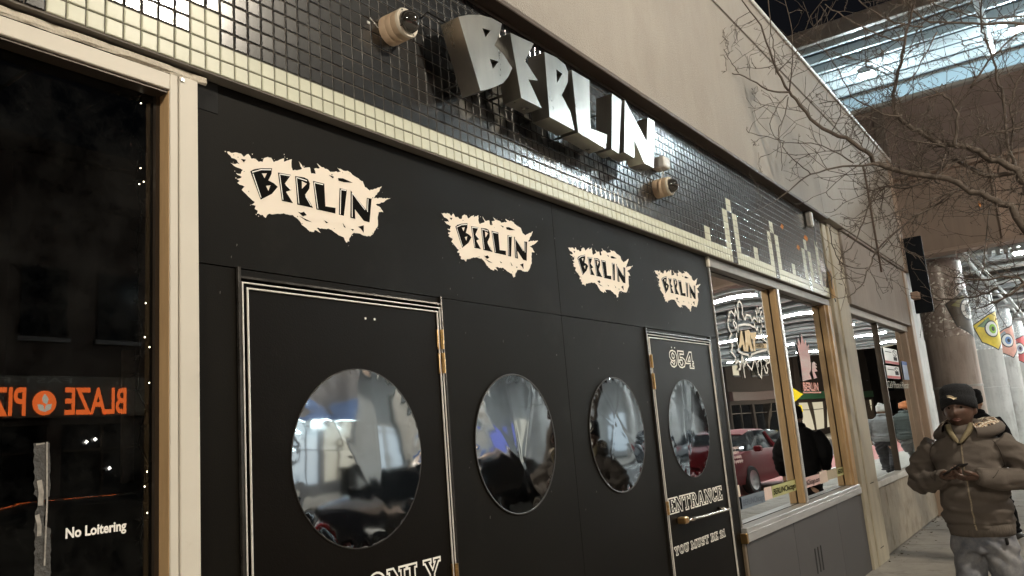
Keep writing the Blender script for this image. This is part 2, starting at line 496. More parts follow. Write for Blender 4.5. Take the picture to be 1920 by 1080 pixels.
LIMBS=[
([(7.4,-2.034,2.502),(7.32,-1.903,2.728),(7.24,-1.774,2.988),(7.15,-1.667,3.11),(7.07,-1.499,3.231),(6.99,-1.201,3.388),(6.91,-0.968,3.491),(6.82,-0.939,3.569),(6.74,-0.837,3.669),(6.66,-0.696,3.794),(6.58,-0.578,3.917),(6.49,-0.509,4.082),(6.41,-0.484,4.129),(6.33,-0.435,4.305),(6.25,-0.423,4.466),(6.16,-0.405,4.642),(6.08,-0.327,4.827),(6.0,-0.294,4.923)],0.048,0.006),
([(6.4,-0.487,4.124),(6.3,-0.35,4.165),(6.2,-0.211,4.291),(6.1,-0.087,4.336),(6.0,-0.031,4.405),(5.9,-0.021,4.437)],0.012,0.004),
([(6.1,-0.194,4.29),(6.05,-0.159,4.396),(6.0,-0.125,4.497)],0.006,0.003),
([(6.4,-0.471,4.106),(6.38,-0.381,4.026),(6.35,-0.308,3.888),(6.32,-0.355,3.73),(6.3,-0.399,3.687)],0.006,0.003),
([(6.4,-0.473,4.087),(6.38,-0.434,3.939),(6.35,-0.372,3.814),(6.32,-0.38,3.668),(6.3,-0.363,3.464)],0.007,0.003),
([(6.4,-0.487,4.124),(6.33,-0.551,4.279),(6.27,-0.606,4.559),(6.2,-0.611,4.809)],0.008,0.004),
([(6.2,-0.487,4.907),(6.23,-0.463,4.6),(6.27,-0.444,4.386),(6.3,-0.429,4.264)],0.006,0.005),
([(7.5,-1.954,2.725),(7.43,-1.92,3.18),(7.36,-1.828,3.367),(7.29,-1.685,3.479),(7.22,-1.583,3.549),(7.15,-1.385,3.611),(7.08,-1.281,3.738),(7.02,-1.186,3.825),(6.95,-1.154,3.954),(6.88,-1.185,4.075),(6.81,-1.269,4.254),(6.74,-1.356,4.427),(6.67,-1.431,4.585),(6.6,-1.483,4.671)],0.05,0.01),
([(7.1,-1.508,3.543),(7.08,-1.572,3.801),(7.05,-1.517,3.961),(7.02,-1.424,3.984),(7.0,-1.342,3.966)],0.022,0.006),
([(6.8,-0.984,3.461),(6.68,-0.741,3.484),(6.56,-0.515,3.453),(6.44,-0.361,3.33),(6.32,-0.21,3.217),(6.2,-0.068,3.152)],0.015,0.003),
([(6.4,-0.553,3.406),(6.36,-0.458,3.542),(6.32,-0.39,3.664),(6.28,-0.404,3.707),(6.24,-0.189,3.814),(6.2,-0.166,3.865)],0.007,0.003),
([(6.7,-0.821,3.503),(6.5,-0.645,3.651),(6.3,-0.399,3.687)],0.009,0.004),
([(7.3,-1.476,3.256),(7.17,-1.255,3.111),(7.04,-1.05,2.987),(6.91,-0.841,2.787),(6.79,-0.778,2.619),(6.66,-0.704,2.475),(6.53,-0.637,2.414),(6.4,-0.606,2.394)],0.016,0.003),
([(7.2,-1.109,3.36),(7.1,-0.96,3.343),(7.0,-0.874,3.274),(6.9,-0.778,3.049),(6.8,-0.703,2.87),(6.7,-0.617,2.77),(6.6,-0.63,2.697),(6.5,-0.697,2.641)],0.012,0.004),
([(6.4,-0.641,2.979),(6.43,-0.626,2.773),(6.47,-0.704,2.635),(6.5,-0.836,2.602)],0.006,0.004),
([(7.2,-1.076,3.15),(6.95,-0.801,3.053),(6.7,-0.683,3.075)],0.006,0.003),
([(7.4,-1.592,2.412),(7.33,-1.441,2.366),(7.27,-1.296,2.362),(7.2,-1.171,2.368)],0.016,0.006),
([(7.4,-1.883,2.531),(7.36,-1.794,2.415),(7.32,-1.716,2.361),(7.28,-1.621,2.309),(7.24,-1.489,2.264),(7.2,-1.406,2.252)],0.024,0.005),
([(7.4,-1.793,2.42),(7.32,-1.681,2.474),(7.25,-1.505,2.476),(7.18,-1.333,2.52),(7.1,-1.237,2.572)],0.016,0.005),
([(7.4,-1.675,3.137),(7.37,-1.592,2.846),(7.33,-1.502,2.508),(7.3,-1.397,2.349)],0.009,0.004),
([(7.5,-1.898,3.291),(7.4,-1.859,3.503),(7.3,-1.894,3.886),(7.2,-1.877,4.027),(7.1,-1.881,4.218),(7.0,-1.848,4.342),(6.9,-1.867,4.462),(6.8,-1.89,4.59)],0.022,0.006),
([(6.9,-1.704,3.918),(6.87,-1.827,4.05),(6.83,-1.962,4.146),(6.8,-2.133,4.229)],0.012,0.008),
([(7.2,-2.141,4.409),(7.08,-1.877,4.47),(6.95,-1.563,4.542),(6.82,-1.446,4.597),(6.7,-1.375,4.759)],0.018,0.007),
([(6.9,-1.483,4.779),(6.98,-1.595,4.694),(7.05,-1.725,4.604),(7.12,-1.927,4.508),(7.2,-2.152,4.473)],0.008,0.008),
([(6.3,-0.881,4.705),(6.38,-0.98,4.596),(6.45,-1.139,4.441),(6.52,-1.231,4.377),(6.6,-1.339,4.338)],0.004,0.01),
([(6.8,-1.211,3.823),(6.72,-1.11,3.83),(6.63,-1.018,3.902),(6.55,-0.918,3.998),(6.47,-0.842,4.284),(6.38,-0.752,4.456),(6.3,-0.651,4.555)],0.012,0.004),
([(7.1,-1.436,3.573),(6.98,-1.196,3.664),(6.85,-1.055,3.772),(6.72,-0.919,3.915),(6.6,-0.833,3.973)],0.01,0.004),
([(6.6,-0.721,3.779),(6.57,-0.807,3.88),(6.53,-0.81,3.983),(6.5,-0.674,3.993)],0.006,0.004),
([(7.5,-1.941,3.325),(7.4,-1.669,3.328),(7.3,-1.476,3.494),(7.2,-1.313,3.376),(7.1,-1.118,3.303),(7.0,-0.98,3.349)],0.03,0.008),
([(7.5,-1.824,3.401),(7.45,-1.905,3.639),(7.4,-1.925,3.848),(7.35,-2.014,4.031),(7.3,-2.088,4.125)],0.02,0.008),
([(7.2,-1.34,3.3),(7.1,-1.274,3.409),(7.0,-1.166,3.505),(6.9,-1.123,3.628)],0.01,0.004),
([(7.4,-1.653,3.165),(7.28,-1.531,3.223),(7.15,-1.369,3.192),(7.02,-1.181,3.123),(6.9,-0.997,3.075)],0.012,0.004),
([(7.3,-1.685,3.481),(7.23,-1.518,3.466),(7.17,-1.376,3.374),(7.1,-1.298,3.312)],0.014,0.006),
([(6.7,-1.237,4.122),(6.6,-1.114,4.221),(6.5,-0.984,4.277),(6.4,-0.889,4.298)],0.006,0.003),
([(6.7,-1.36,4.41),(6.65,-1.221,4.338),(6.6,-1.12,4.264)],0.006,0.004),
([(6.9,-1.554,4.447),(6.83,-1.452,4.275),(6.77,-1.383,4.14),(6.7,-1.297,4.011)],0.008,0.005),
([(7.2,-1.584,3.543),(7.27,-1.733,3.64),(7.33,-1.893,3.633),(7.4,-2.021,3.658)],0.012,0.01),
([(6.5,-1.063,4.801),(6.6,-1.177,4.634),(6.7,-1.338,4.519),(6.8,-1.471,4.485)],0.006,0.01),
([(6.2,-0.922,4.727),(6.25,-0.772,4.626),(6.3,-0.703,4.535)],0.004,0.004),
]

# ------------------------------------------------------------------ ground, road, pavement
m_pave = mat('pavement concrete', (0.36, 0.335, 0.30), 0.85, var=0.22, vs=3, bump=0.35, bs=90, c2=(0.22, 0.205, 0.18), thr=(0.52, 0.72), per_object=0.12)
m_joint = mat('joint dirt', (0.05, 0.045, 0.04), 0.95)
m_road = mat('asphalt', (0.055, 0.055, 0.056), 0.75, var=0.3, vs=9, bump=0.4, bs=160)
m_red = mat('red bus lane paint', (0.40, 0.15, 0.14), 0.75, var=0.2, vs=5, c2=(0.20, 0.11, 0.105), thr=(0.55, 0.75))
m_white = mat('road paint', (0.75, 0.75, 0.72), 0.6, var=0.1)
m_kerb = mat('kerb concrete', (0.34, 0.33, 0.31), 0.85, var=0.2, bump=0.2)
GZ = -0.13
o = MB().add([(-150, -200, GZ - 0.02), (250, -200, GZ - 0.02), (250, 150, GZ - 0.02), (-150, 150, GZ - 0.02)], [(0, 1, 2, 3)]).build('ground', mat('far ground', (0.06, 0.06, 0.058), 0.9))
tag(o, 'dark ground around the street', None, kind='structure')
o = MB().add([(-60, -13, GZ), (120, -13, GZ), (120, -3.9, GZ), (-60, -3.9, GZ)], [(0, 1, 2, 3)]).build('road', m_road)
tag(o, 'dark asphalt road along the storefronts', None, kind='structure')
road = o
q = MB().add([(-20, -6.9, GZ + 0.004), (90, -6.9, GZ + 0.004), (90, -4.15, GZ + 0.004), (-20, -4.15, GZ + 0.004)], [(0, 1, 2, 3)]).build('bus_lane', m_red, road)
for k in range(16):
    x = -6 + k * 5.5
    MB().add([(x, -8.75, GZ + 0.004), (x + 2.6, -8.75, GZ + 0.004), (x + 2.6, -8.62, GZ + 0.004), (x, -8.62, GZ + 0.004)], [(0, 1, 2, 3)]).build('lane_dash', m_white, road)
MB().add([(-20, -7.05, GZ + 0.008), (90, -7.05, GZ + 0.008), (90, -6.93, GZ + 0.008), (-20, -6.93, GZ + 0.008)], [(0, 1, 2, 3)]).build('lane_line', m_white, road)
for k in range(9):
    x = 26.0
    y = -4.4 - k * 0.95
    MB().add([(x, y - 0.45, GZ + 0.012), (x + 2.8, y - 0.45, GZ + 0.012), (x + 2.8, y, GZ + 0.012), (x, y, GZ + 0.012)], [(0, 1, 2, 3)]).build('crossing_stripe', m_white, road)
side = MB().add([(-60, -3.75, -0.03), (120, -3.75, -0.03), (120, 7.0, -0.03), (-60, 7.0, -0.03)], [(0, 1, 2, 3)]).build('pavement', m_joint)
tag(side, 'worn concrete pavement in front of the storefronts', None, kind='structure')
PANES = [9.16, 10.37, 11.58, 12.79, 14.0, 15.3, 16.6, 17.9, 19.2, 20.5, 21.8, 23.1, 24.4, 27, 30, 34, 40, 55, 90]
xs = [-12 + 1.21 * k for k in range(-2, 17)]
xs = [x for x in xs if x < 8.5] + [7.95] + PANES
xs = sorted(set(round(x, 3) for x in xs))
for i in range(len(xs) - 1):
    for (y0, y1) in ((-1.86, 0.3), (-3.75, -1.86)):
        MB().box(xs[i] + 0.006, xs[i + 1] - 0.006, y0 + 0.006, y1 - 0.006, -0.08, random.uniform(-0.003, 0.003), 0.006).build('slab', m_pave, side)
MB().box(13.5, 90, 0.306, 6.9, -0.08, -0.001).build('slab', m_pave, side)
random.seed(77)
t = MB()
for k in range(150):
    x, y = random.uniform(9.0, 16), -0.02 - abs(random.gauss(0, 0.10))
    if k > 90: x, y = random.uniform(6.5, 18), random.uniform(-2.6, -0.1)
    s_ = random.uniform(0.004, 0.018)
    a = random.uniform(0, 6.28)
    t.add([(x + s_ * math.cos(a + q) * w, y + s_ * math.sin(a + q) * w, 0.004 + (0.006 * (k % 3) if w > 1 else 0.0)) for q, w in ((0, 1.5), (1.4, 0.8), (3.0, 1.2), (4.6, 0.8))], [(0, 1, 2, 3)])
t.build('pavement_litter', mat('brown litter', (0.10, 0.07, 0.045), 0.9, var=0.6, vs=40), side, kind='stuff')
kerb = MB().box(-60, 120, -3.9, -3.75, GZ - 0.1, 0.0, 0.02).build('kerb', m_kerb)
tag(kerb, 'grey concrete kerb beside the bus lane', None, kind='structure')
far_p = MB().box(-60, 120, -16.6, -13, GZ - 0.1, 0.0).build('far_pavement', m_pave)
tag(far_p, 'concrete pavement on the other side of the street', None, kind='structure')

# ------------------------------------------------------------------ nightclub building
m_stucco = mat('painted stucco', (0.365, 0.337, 0.303), 0.9, var=0.12, vs=1.1, stretch=(1, 1, 0.6), bump=0.8, bs=190, c2=(0.30, 0.27, 0.238), thr=(0.45, 0.85), streak=0.04, ss=16)
m_stucco2 = mat('grey beige stucco', (0.33, 0.295, 0.27), 0.9, var=0.14, vs=1.4, stretch=(1, 1, 0.6), bump=0.4, bs=130, c2=(0.26, 0.23, 0.21), thr=(0.45, 0.85), streak=0.12, ss=12)
m_soffit = mat('brown soffit metal', (0.085, 0.062, 0.047), 0.6, var=0.25, vs=5)
m_cap = mat('white parapet flashing', (0.62, 0.62, 0.60), 0.45, var=0.1)
m_panel = mat('black wall panel', (0.0062, 0.0052, 0.0038), 0.5, var=0.35, vs=1.5, bump=0.08, bs=240, spec=0.075, c2=(0.015, 0.0132, 0.0108), thr=(0.56, 0.85))
m_door = mat('black door paint', (0.0044, 0.0032, 0.0021), 0.45, var=0.35, vs=2, bump=0.07, bs=200, spec=0.075, c2=(0.0115, 0.0092, 0.0070), thr=(0.58, 0.85))
m_scuff = mat('pale scuff', (0.16, 0.15, 0.14), 0.8)
m_grout = mat('grey grout', (0.16, 0.145, 0.125), 0.9, var=0.2)
m_cream = mat('cream glazed tile', (0.58, 0.59, 0.475), 0.34, var=0.06, vs=20, per_object=0.05, spec=0.3)
m_btile = mat('black glazed tile', (0.008, 0.008, 0.0085), 0.36, var=0.25, vs=30, per_object=0.3, spec=0.12, coat=1.0, coat_r=0.17, coat_ior=1.75)
m_alum = mat('dull aluminium', (0.52, 0.51, 0.49), 0.42, metal=0.85, var=0.14, vs=8)
m_alum_p = mat('cream painted frame', (0.64, 0.60, 0.52), 0.5, var=0.06, vs=4, c2=(0.50, 0.45, 0.37), thr=(0.66, 0.85))
m_caulk = mat('crumbling caulk', (0.56, 0.51, 0.42), 0.95, var=0.12, vs=30, bump=0.8, bs=60, c2=(0.22, 0.18, 0.13), thr=(0.62, 0.70))
m_wood = mat('varnished wood stop', (0.50, 0.335, 0.175), 0.5, var=0.16, vs=5, stretch=(6, 6, 0.7), c2=(0.36, 0.225, 0.11), thr=(0.55, 0.8))
m_bronze = mat('dark bronze frame', (0.055, 0.042, 0.032), 0.4, metal=0.3, var=0.2)
m_chrome = mat('polished steel strip', (0.86, 0.83, 0.78), 0.3, metal=0.35, var=0.08, vs=30)
m_brass = mat('brass hinge', (0.62, 0.40, 0.17), 0.3, metal=1.0, var=0.2, vs=40)
m_letter = mat('cream vinyl lettering', (0.86, 0.84, 0.78), 0.6, var=0.04)
m_logo = mat('logo cream paint', (0.86, 0.77, 0.66), 0.6, var=0.03)
m_logob = mat('logo black paint', (0.006, 0.0055, 0.005), 0.8, var=0.05, spec=0.05)
m_logow = mat('logo white paint', (0.88, 0.86, 0.82), 0.6, var=0.02)
m_greyp = mat('dark grey painted panel', (0.072, 0.069, 0.071), 0.55, var=0.2, vs=3.5, bump=0.12, bs=120, c2=(0.15, 0.142, 0.145), thr=(0.62, 0.85))
m_slot = mat('black slot', (0.008, 0.008, 0.008), 0.9)
m_pillar = mat('chipped cream pillar paint', (0.48, 0.43, 0.33), 0.7, streak=0.2, ss=10, var=0.14, vs=2, stretch=(1, 1, 0.7), bump=0.25, bs=60, c2=(0.19, 0.115, 0.06), thr=(0.66, 0.72))
m_board = mat('stained wall board', (0.36, 0.31, 0.24), 0.8, var=0.3, vs=3.2, stretch=(1, 1, 0.8), bump=0.2, bs=70, c2=(0.20, 0.155, 0.105), thr=(0.50, 0.74))
m_pilaster = mat('pinkish wooden trim', (0.36, 0.27, 0.205), 0.6, var=0.2, vs=4, stretch=(4, 4, 0.6))
m_inside = mat('dark interior', (0.02, 0.02, 0.02), 0.9)
m_film = mat('mirror film', (0.46, 0.50, 0.54), 0.045, metal=1.0, var=0.05, vs=4)

bld = thing('nightclub_building', 'long one storey building with black tiled nightclub front and beige stucco parapet', 'building', (5, 0, 0))

TILE, TX0, TZ0 = 0.0512, 1.3975, 2.7048
SOF = 3.565
XL, XR = -5.0, 13.28
# core volume (behind the front), with dark rooms behind the glass
core = MB()
core.box(XL, -1.6, 0.05, 0.25, 0, 5.2).box(1.30, 5.4, 0.05, 0.25, 0, 5.2).box(-1.6, 1.3, 0.05, 0.25, 2.70, 5.2).box(-1.6, 1.3, 0.05, 0.25, 0, 0.3)
core.box(5.4, 8.72, 0.075, 0.25, 0, 5.2).box(8.72, XR, 0.055, 0.25, 0, 5.2)
core.box(XL, XR, 11.8, 12, 0, 5.2).box(XR - 0.2, XR, 0.25, 11.8, 0, 5.2).box(XL, XL + 0.2, 0.25, 11.8, 0, 5.2)
core.box(XL, XR, 0.25, 11.8, 5.0, 5.2)
core.box(-1.6, 1.6, 1.6, 1.75, 0, 3.0).box(1.5, 1.62, 0.25, 1.6, 0, 3.0).box(-1.7, -1.58, 0.25, 1.6, 0, 3.0).box(-1.7, 1.62, 0.25, 1.75, 2.95, 3.05)
core.build('core_wall', mat('dark masonry', (0.06, 0.055, 0.05), 0.9), bld)
# stucco parapet, y = -0.13 .. 0.05, shallow groove near the top and vertical control joints
st = MB()
GR = 4.87
XJ = [XL, 2.55, 8.5, 9.7, 13.0]
for i in range(len(XJ) - 1):
    st.box(XJ[i] + 0.004, XJ[i + 1] - 0.004, -0.13, 0.04, SOF, GR - 0.014, 0.004)
    st.box(XJ[i] + 0.004, XJ[i + 1] - 0.004, -0.13, 0.04, GR + 0.014, 5.30, 0.004)
st.build('stucco_parapet', m_stucco, bld)
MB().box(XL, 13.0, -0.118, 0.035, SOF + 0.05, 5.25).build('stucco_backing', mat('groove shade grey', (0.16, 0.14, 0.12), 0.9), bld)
MB().box(XL, 13.32, -0.155, 0.25, 5.30, 5.345, 0.008).build('parapet_cap', m_cap, bld)
MB().box(XL, 8.62, -0.137, -0.05, SOF - 0.03, SOF - 0.002, 0.004).build('soffit_strip', m_soffit, bld)

# tiled fascia
fascia = MB().box(XL, 8.60, -0.0462, 0.04, TZ0 - 0.004, SOF - 0.004).build('tile_fascia', m_grout, bld)
ROWS = 17


def cream(c, r):
    if c < -10:
        if c in (-14, -13): return r < 8
        if c in (-12, -11): return 8 <= r < 10
        k = c % 20
    if c in (-2, -1, -22, -21, 76, 77, 96, 97, 116, 117): return r < 4
    if c in (-10, -9, 84, 85, 88, 89, 104, 105, 108, 109, 124, 125, 128, 129): return r < 8
    if c in (86, 87, 106, 107, 126, 127): return 8 <= r < 10
    if c in (134, 135): return r < 11
    return r < 2


def tile_shape(w=TILE, h=TILE):
    g = 0.0016
    rings = []
    for ins, d in ((g, 0.0036), (g + 0.0013, 0.0010), (g + 0.0036, 0.0)):
        a, b = w / 2 - ins, h / 2 - ins
        rings.append([(-a, d, -b), (a, d, -b), (a, d, b), (-a, d, b)])
    vs = [p for r_ in rings for p in r_]
    fs = []
    for i in range(2):
        for k in range(4):
            fs.append((i * 4 + k, i * 4 + (k + 1) % 4, (i + 1) * 4 + (k + 1) % 4, (i + 1) * 4 + k))
    fs.append((8, 9, 10, 11))
    return vs, fs


TV, TF = tile_shape()
tile_me = {}
for nm, mm in (('cream', m_cream), ('black', m_btile)):
    mb = MB()
    mb.add(TV, TF)
    o = mb.build('tile', mm, None)
    tile_me[nm] = o.data
    bpy.data.objects.remove(o)
cells = []
for c in range(-50, 140):
    for r_ in range(ROWS):
        h = TILE if r_ < ROWS - 1 else min(TILE, SOF - 0.031 - (TZ0 + r_ * TILE))
        if h < 0.015: continue
        cx, cz = TX0 + (c + 0.5) * TILE, TZ0 + r_ * TILE + TILE / 2
        if r_ == ROWS - 1 and h < TILE: continue
        vw = in_view((cx, -0.05, cz), 0.01)
        cells.append((-1 if vw is None else (1.0 / vw[2]) ** 2 * max(0.05, (2.0 / (cx * cx + 4 + (cz - 1.5) ** 2) ** 0.5)), c, r_, cx, cz))
cells.sort(reverse=True)
rest = MB()
for i, (sc_, c, r_, cx, cz) in enumerate(cells):
    k = 'cream' if cream(c, r_) else 'black'
    rx, rz, dy = random.gauss(0, 0.0026), random.gauss(0, 0.0026), random.gauss(0, 0.0003)
    if i < 300 and sc_ > 0:
        o = link('tile', tile_me[k], fascia)
        o.matrix_basis = Matrix.Translation((cx, -0.0505 + dy, cz)) @ Matrix.Rotation(rx, 4, 'X') @ Matrix.Rotation(rz, 4, 'Z')
    else:
        rest.m = 0 if k == 'cream' else 1
        rest.add([(cx + v[0], -0.0505 + dy + v[1] + v[0] * rz + v[2] * rx, cz + v[2]) for v in TV], TF)
rest.build('tiles', [m_cream, m_btile], fascia, kind='stuff')

# black wall panels between seams
ZS, ZT = 2.117, 2.7
for (x0, x1, z0, z1) in ((1.335, 3.345, ZS + 0.001, ZT), (3.347, 5.385, ZS + 0.002, ZT), (1.335, 1.478, 0.02, ZS - 0.002), (2.432, 3.345, 0.02, ZS - 0.001),
                         (3.347, 4.254, 0.02, ZS - 0.001), (5.243, 5.385, 0.02, ZS - 0.002), (1.482, 2.428, 2.084, ZS - 0.002), (4.258, 5.239, 2.084, ZS - 0.002)):
    MB().box(x0, x1, 0.0, 0.045, z0, z1, 0.0006).build('wall_panel', m_panel, bld)
MB().box(1.30, 5.40, 0.03, 0.049, 0.0, 2.72).build('panel_backing', m_slot, bld)
sm = MB()
for k in range(95):
    x, z = random.uniform(1.4, 5.3), random.uniform(1.0, 2.65)
    w, h = random.uniform(0.0015, 0.004), random.uniform(0.002, 0.012)
    sm.add([(x, -0.0006, z), (x + w, -0.0006, z + w), (x + w * 1.4, -0.0006, z + h), (x + w * 0.3, -0.0006, z + h)], [(0, 1, 2, 3)])
sm.build('scuffs', m_scuff, bld, kind='stuff')
MB().box(1.345, 1.42, -0.002, 0.02, 2.60, 2.70).build('notch', m_slot, bld)

# ------------------------------------------------------------------ slab lettering
def ell(cx, cy, rx, ry, n=20):
    return [(cx + rx * math.cos(2 * math.pi * k / n), cy + ry * math.sin(2 * math.pi * k / n)) for k in range(n)]


GLYPH = {
    'E': (.62, [[(0,0),(.62,0),(.62,.3),(.5,.3),(.44,.14),(.3,.14),(.3,.43),(.4,.43),(.4,.57),(.3,.57),(.3,.86),(.44,.86),(.5,.72),(.62,.72),(.62,1),(0,1),(0,.86),(.08,.86),(.08,.14),(0,.14)]]),
    'N': (.78, [[(0,0),(.3,0),(.3,.14),(.23,.14),(.23,.6),(.55,0),(.7,0),(.7,.86),(.78,.86),(.78,1),(.48,1),(.48,.86),(.55,.86),(.55,.42),(.25,1),(0,1),(0,.86),(.08,.86),(.08,.14),(0,.14)]]),
    'T': (.70, [[(.18,0),(.52,0),(.52,.14),(.45,.14),(.45,.86),(.54,.86),(.58,.7),(.7,.7),(.7,1),(0,1),(0,.7),(.12,.7),(.16,.86),(.25,.86),(.25,.14),(.18,.14)]]),
    'R': (.74, [[(0,0),(.34,0),(.34,.14),(.28,.14),(.28,.4),(.36,.4),(.48,0),(.74,0),(.74,.14),(.66,.14),(.56,.46),(.66,.58),(.68,.75),(.6,.93),(.45,1),(0,1),(0,.86),(.08,.86),(.08,.14),(0,.14)], [(.28,.54),(.42,.54),(.48,.7),(.42,.86),(.28,.86)]]),
    'A': (.80, [[(0,0),(.28,0),(.28,.14),(.24,.14),(.28,.28),(.5,.28),(.54,.14),(.48,.14),(.48,0),(.8,0),(.8,.14),(.72,.14),(.5,1),(.28,1),(.08,.14),(0,.14)], [(.32,.42),(.46,.42),(.39,.72)]]),
    'C': (.62, [[(.62,.32),(.55,.1),(.4,0),(.22,.02),(.06,.2),(0,.5),(.06,.8),(.22,.98),(.38,.98),(.48,.9),(.52,1),(.6,1),(.6,.66),(.5,.66),(.42,.84),(.3,.86),(.22,.7),(.2,.5),(.22,.28),(.32,.14),(.44,.2),(.5,.32)]]),
    'Y': (.76, [[(.22,0),(.54,0),(.54,.14),(.47,.14),(.47,.4),(.68,.86),(.76,.86),(.76,1),(.46,1),(.46,.86),(.52,.86),(.4,.58),(.28,.86),(.34,.86),(.34,1),(0,1),(0,.86),(.07,.86),(.28,.4),(.28,.14),(.22,.14)]]),
    'O': (.72, [ell(.36,.5,.36,.5), ell(.36,.5,.17,.34)]),
    'U': (.74, [[(0,1),(0,.86),(.08,.86),(.08,.25),(.2,.03),(.38,0),(.56,.03),(.66,.25),(.66,.86),(.74,.86),(.74,1),(.44,1),(.44,.86),(.5,.86),(.5,.28),(.38,.15),(.28,.28),(.28,.86),(.34,.86),(.34,1)]]),
    'M': (.95, [[(0,0),(.28,0),(.28,.14),(.22,.14),(.22,.62),(.42,.05),(.52,.05),(.7,.62),(.7,.14),(.64,.14),(.64,0),(.95,0),(.95,.14),(.87,.14),(.87,.86),(.95,.86),(.95,1),(.68,1),(.48,.45),(.28,1),(0,1),(0,.86),(.08,.86),(.08,.14),(0,.14)]]),
    'S': (.60, [[(0,.3),(.04,0),(.12,0),(.16,.06),(.32,0),(.52,.06),(.6,.28),(.5,.5),(.24,.64),(.22,.78),(.34,.86),(.44,.7),(.54,.7),(.54,1),(.46,1),(.42,.94),(.28,1),(.1,.94),(.02,.76),(.1,.56),(.38,.38),(.4,.22),(.3,.14),(.16,.2),(.1,.3)]]),
    'B': (.68, [[(0,0),(.45,0),(.62,.08),(.68,.26),(.62,.46),(.52,.52),(.62,.62),(.64,.78),(.58,.94),(.42,1),(0,1),(0,.86),(.08,.86),(.08,.14),(0,.14)], [(.28,.14),(.42,.14),(.46,.28),(.42,.43),(.28,.43)], [(.28,.57),(.4,.57),(.44,.7),(.4,.86),(.28,.86)]]),
    'L': (.62, [[(0,0),(.62,0),(.62,.36),(.5,.36),(.45,.14),(.3,.14),(.3,.86),(.38,.86),(.38,1),(0,1),(0,.86),(.08,.86),(.08,.14),(0,.14)]]),
    'X': (.76, [[(0,0),(.3,0),(.3,.14),(.26,.14),(.37,.36),(.48,.14),(.44,.14),(.44,0),(.76,0),(.76,.14),(.68,.14),(.48,.5),(.66,.86),(.74,.86),(.74,1),(.44,1),(.44,.86),(.48,.86),(.38,.66),(.28,.86),(.32,.86),(.32,1),(0,1),(0,.86),(.08,.86),(.27,.5),(.07,.14),(0,.14)]]),
    'I': (.36, [[(0,0),(.36,0),(.36,.14),(.28,.14),(.28,.86),(.36,.86),(.36,1),(0,1),(0,.86),(.08,.86),(.08,.14),(0,.14)]]),
    '2': (.58, [[(0,0),(.58,0),(.58,.3),(.48,.3),(.44,.2),(.26,.2),(.5,.5),(.56,.74),(.46,.94),(.28,1),(.1,.94),(.02,.74),(.08,.62),(.2,.64),(.2,.78),(.28,.86),(.36,.74),(.3,.55),(0,.16)]]),
    '1': (.46, [[(.06,0),(.46,0),(.46,.14),(.36,.14),(.36,1),(.22,1),(.04,.86),(.04,.74),(.16,.76),(.16,.14),(.06,.14)]]),
    '4': (.66, [[(.3,0),(.66,0),(.66,.14),(.56,.14),(.56,.28),(.66,.28),(.66,.42),(.56,.42),(.56,1),(.36,1),(0,.42),(0,.28),(.38,.28),(.38,.14),(.3,.14)], [(.18,.42),(.38,.42),(.38,.74)]]),
    '5': (.60, [[(.05,1),(.54,1),(.54,.82),(.22,.82),(.22,.6),(.4,.62),(.56,.5),(.6,.3),(.5,.08),(.3,0),(.1,.04),(0,.2),(.04,.34),(.18,.32),(.2,.18),(.3,.14),(.4,.28),(.36,.46),(.2,.46),(.05,.42)]]),
    '9': (.60, [[(.3,1),(.5,.94),(.6,.7),(.6,.4),(.5,.12),(.3,0),(.12,.06),(.04,.2),(.1,.32),(.22,.26),(.3,.14),(.4,.3),(.42,.42),(.3,.36),(.12,.42),(.02,.6),(.04,.82),(.14,.96)], [(.3,.86),(.4,.74),(.4,.6),(.3,.5),(.21,.6),(.21,.76)]]),
}


def slab_text(mb, body, x0, x1, zb, h, y, stroke):
    tot = sum((GLYPH[ch][0] + 0.06) if ch != ' ' else 0.32 for ch in body) - 0.06
    s = (x1 - x0) / tot
    x = 0.0
    for ch in body:
        if ch == ' ':
            x += 0.32
            continue
        w, loops = GLYPH[ch]
        for lp in loops:
            mb.ribbon([(x0 + (x + p[0]) * s, zb + p[1] * h) for p in lp], stroke, XZ(y), closed=True)
        x += w + 0.06


# ------------------------------------------------------------------ doors with mirror-film portholes
def film(xc, zc, rad, y, seed, parent, amp=1.0):
    random.seed(seed)
    off = Vector((seed * 3.1, seed * 1.7, seed * 0.9))
    rings = []
    NR, NS = 30, 96
    folds = [(random.uniform(0, 6.28), random.uniform(-0.12, 0.12), random.uniform(0.6, 1.4)) for _ in range(4)]
    for i in range(NR + 1):
        rr = rad * i / NR
        ring = []
        for k in range(NS):
            a = 2 * math.pi * k / NS
            px, pz = rr * math.cos(a), rr * math.sin(a)
            q = Vector((px * 3.2, pz * 3.2, 0)) + off
            d = 0.0016 * noise.noise(q) + 0.00014 * noise.noise(q * 3.1)
            for (fa, fo, fs) in folds:
                t = px * math.cos(fa) + pz * math.sin(fa) - fo
                d += 0.00022 * fs * math.exp(-(t / 0.014) ** 2)
            e = max(0.0, (rr / rad - 0.86) / 0.14)
            d += e * e * (0.0021 * math.sin(a * 29 + 4 * noise.noise(q * 5)) * (0.4 + 0.6 * abs(noise.noise(q * 2))) + 0.0012 * math.sin(a * 47 + seed))
            ring.append((xc + px, y - 0.0035 * (1 - (rr / rad) ** 2) - d * amp * (1 - 0.4 * e), zc + pz))
        rings.append(ring)
    mb = MB()
    mb.loft(rings, cap=False)
    return mb.build('porthole_film', m_film, parent, smooth=True)


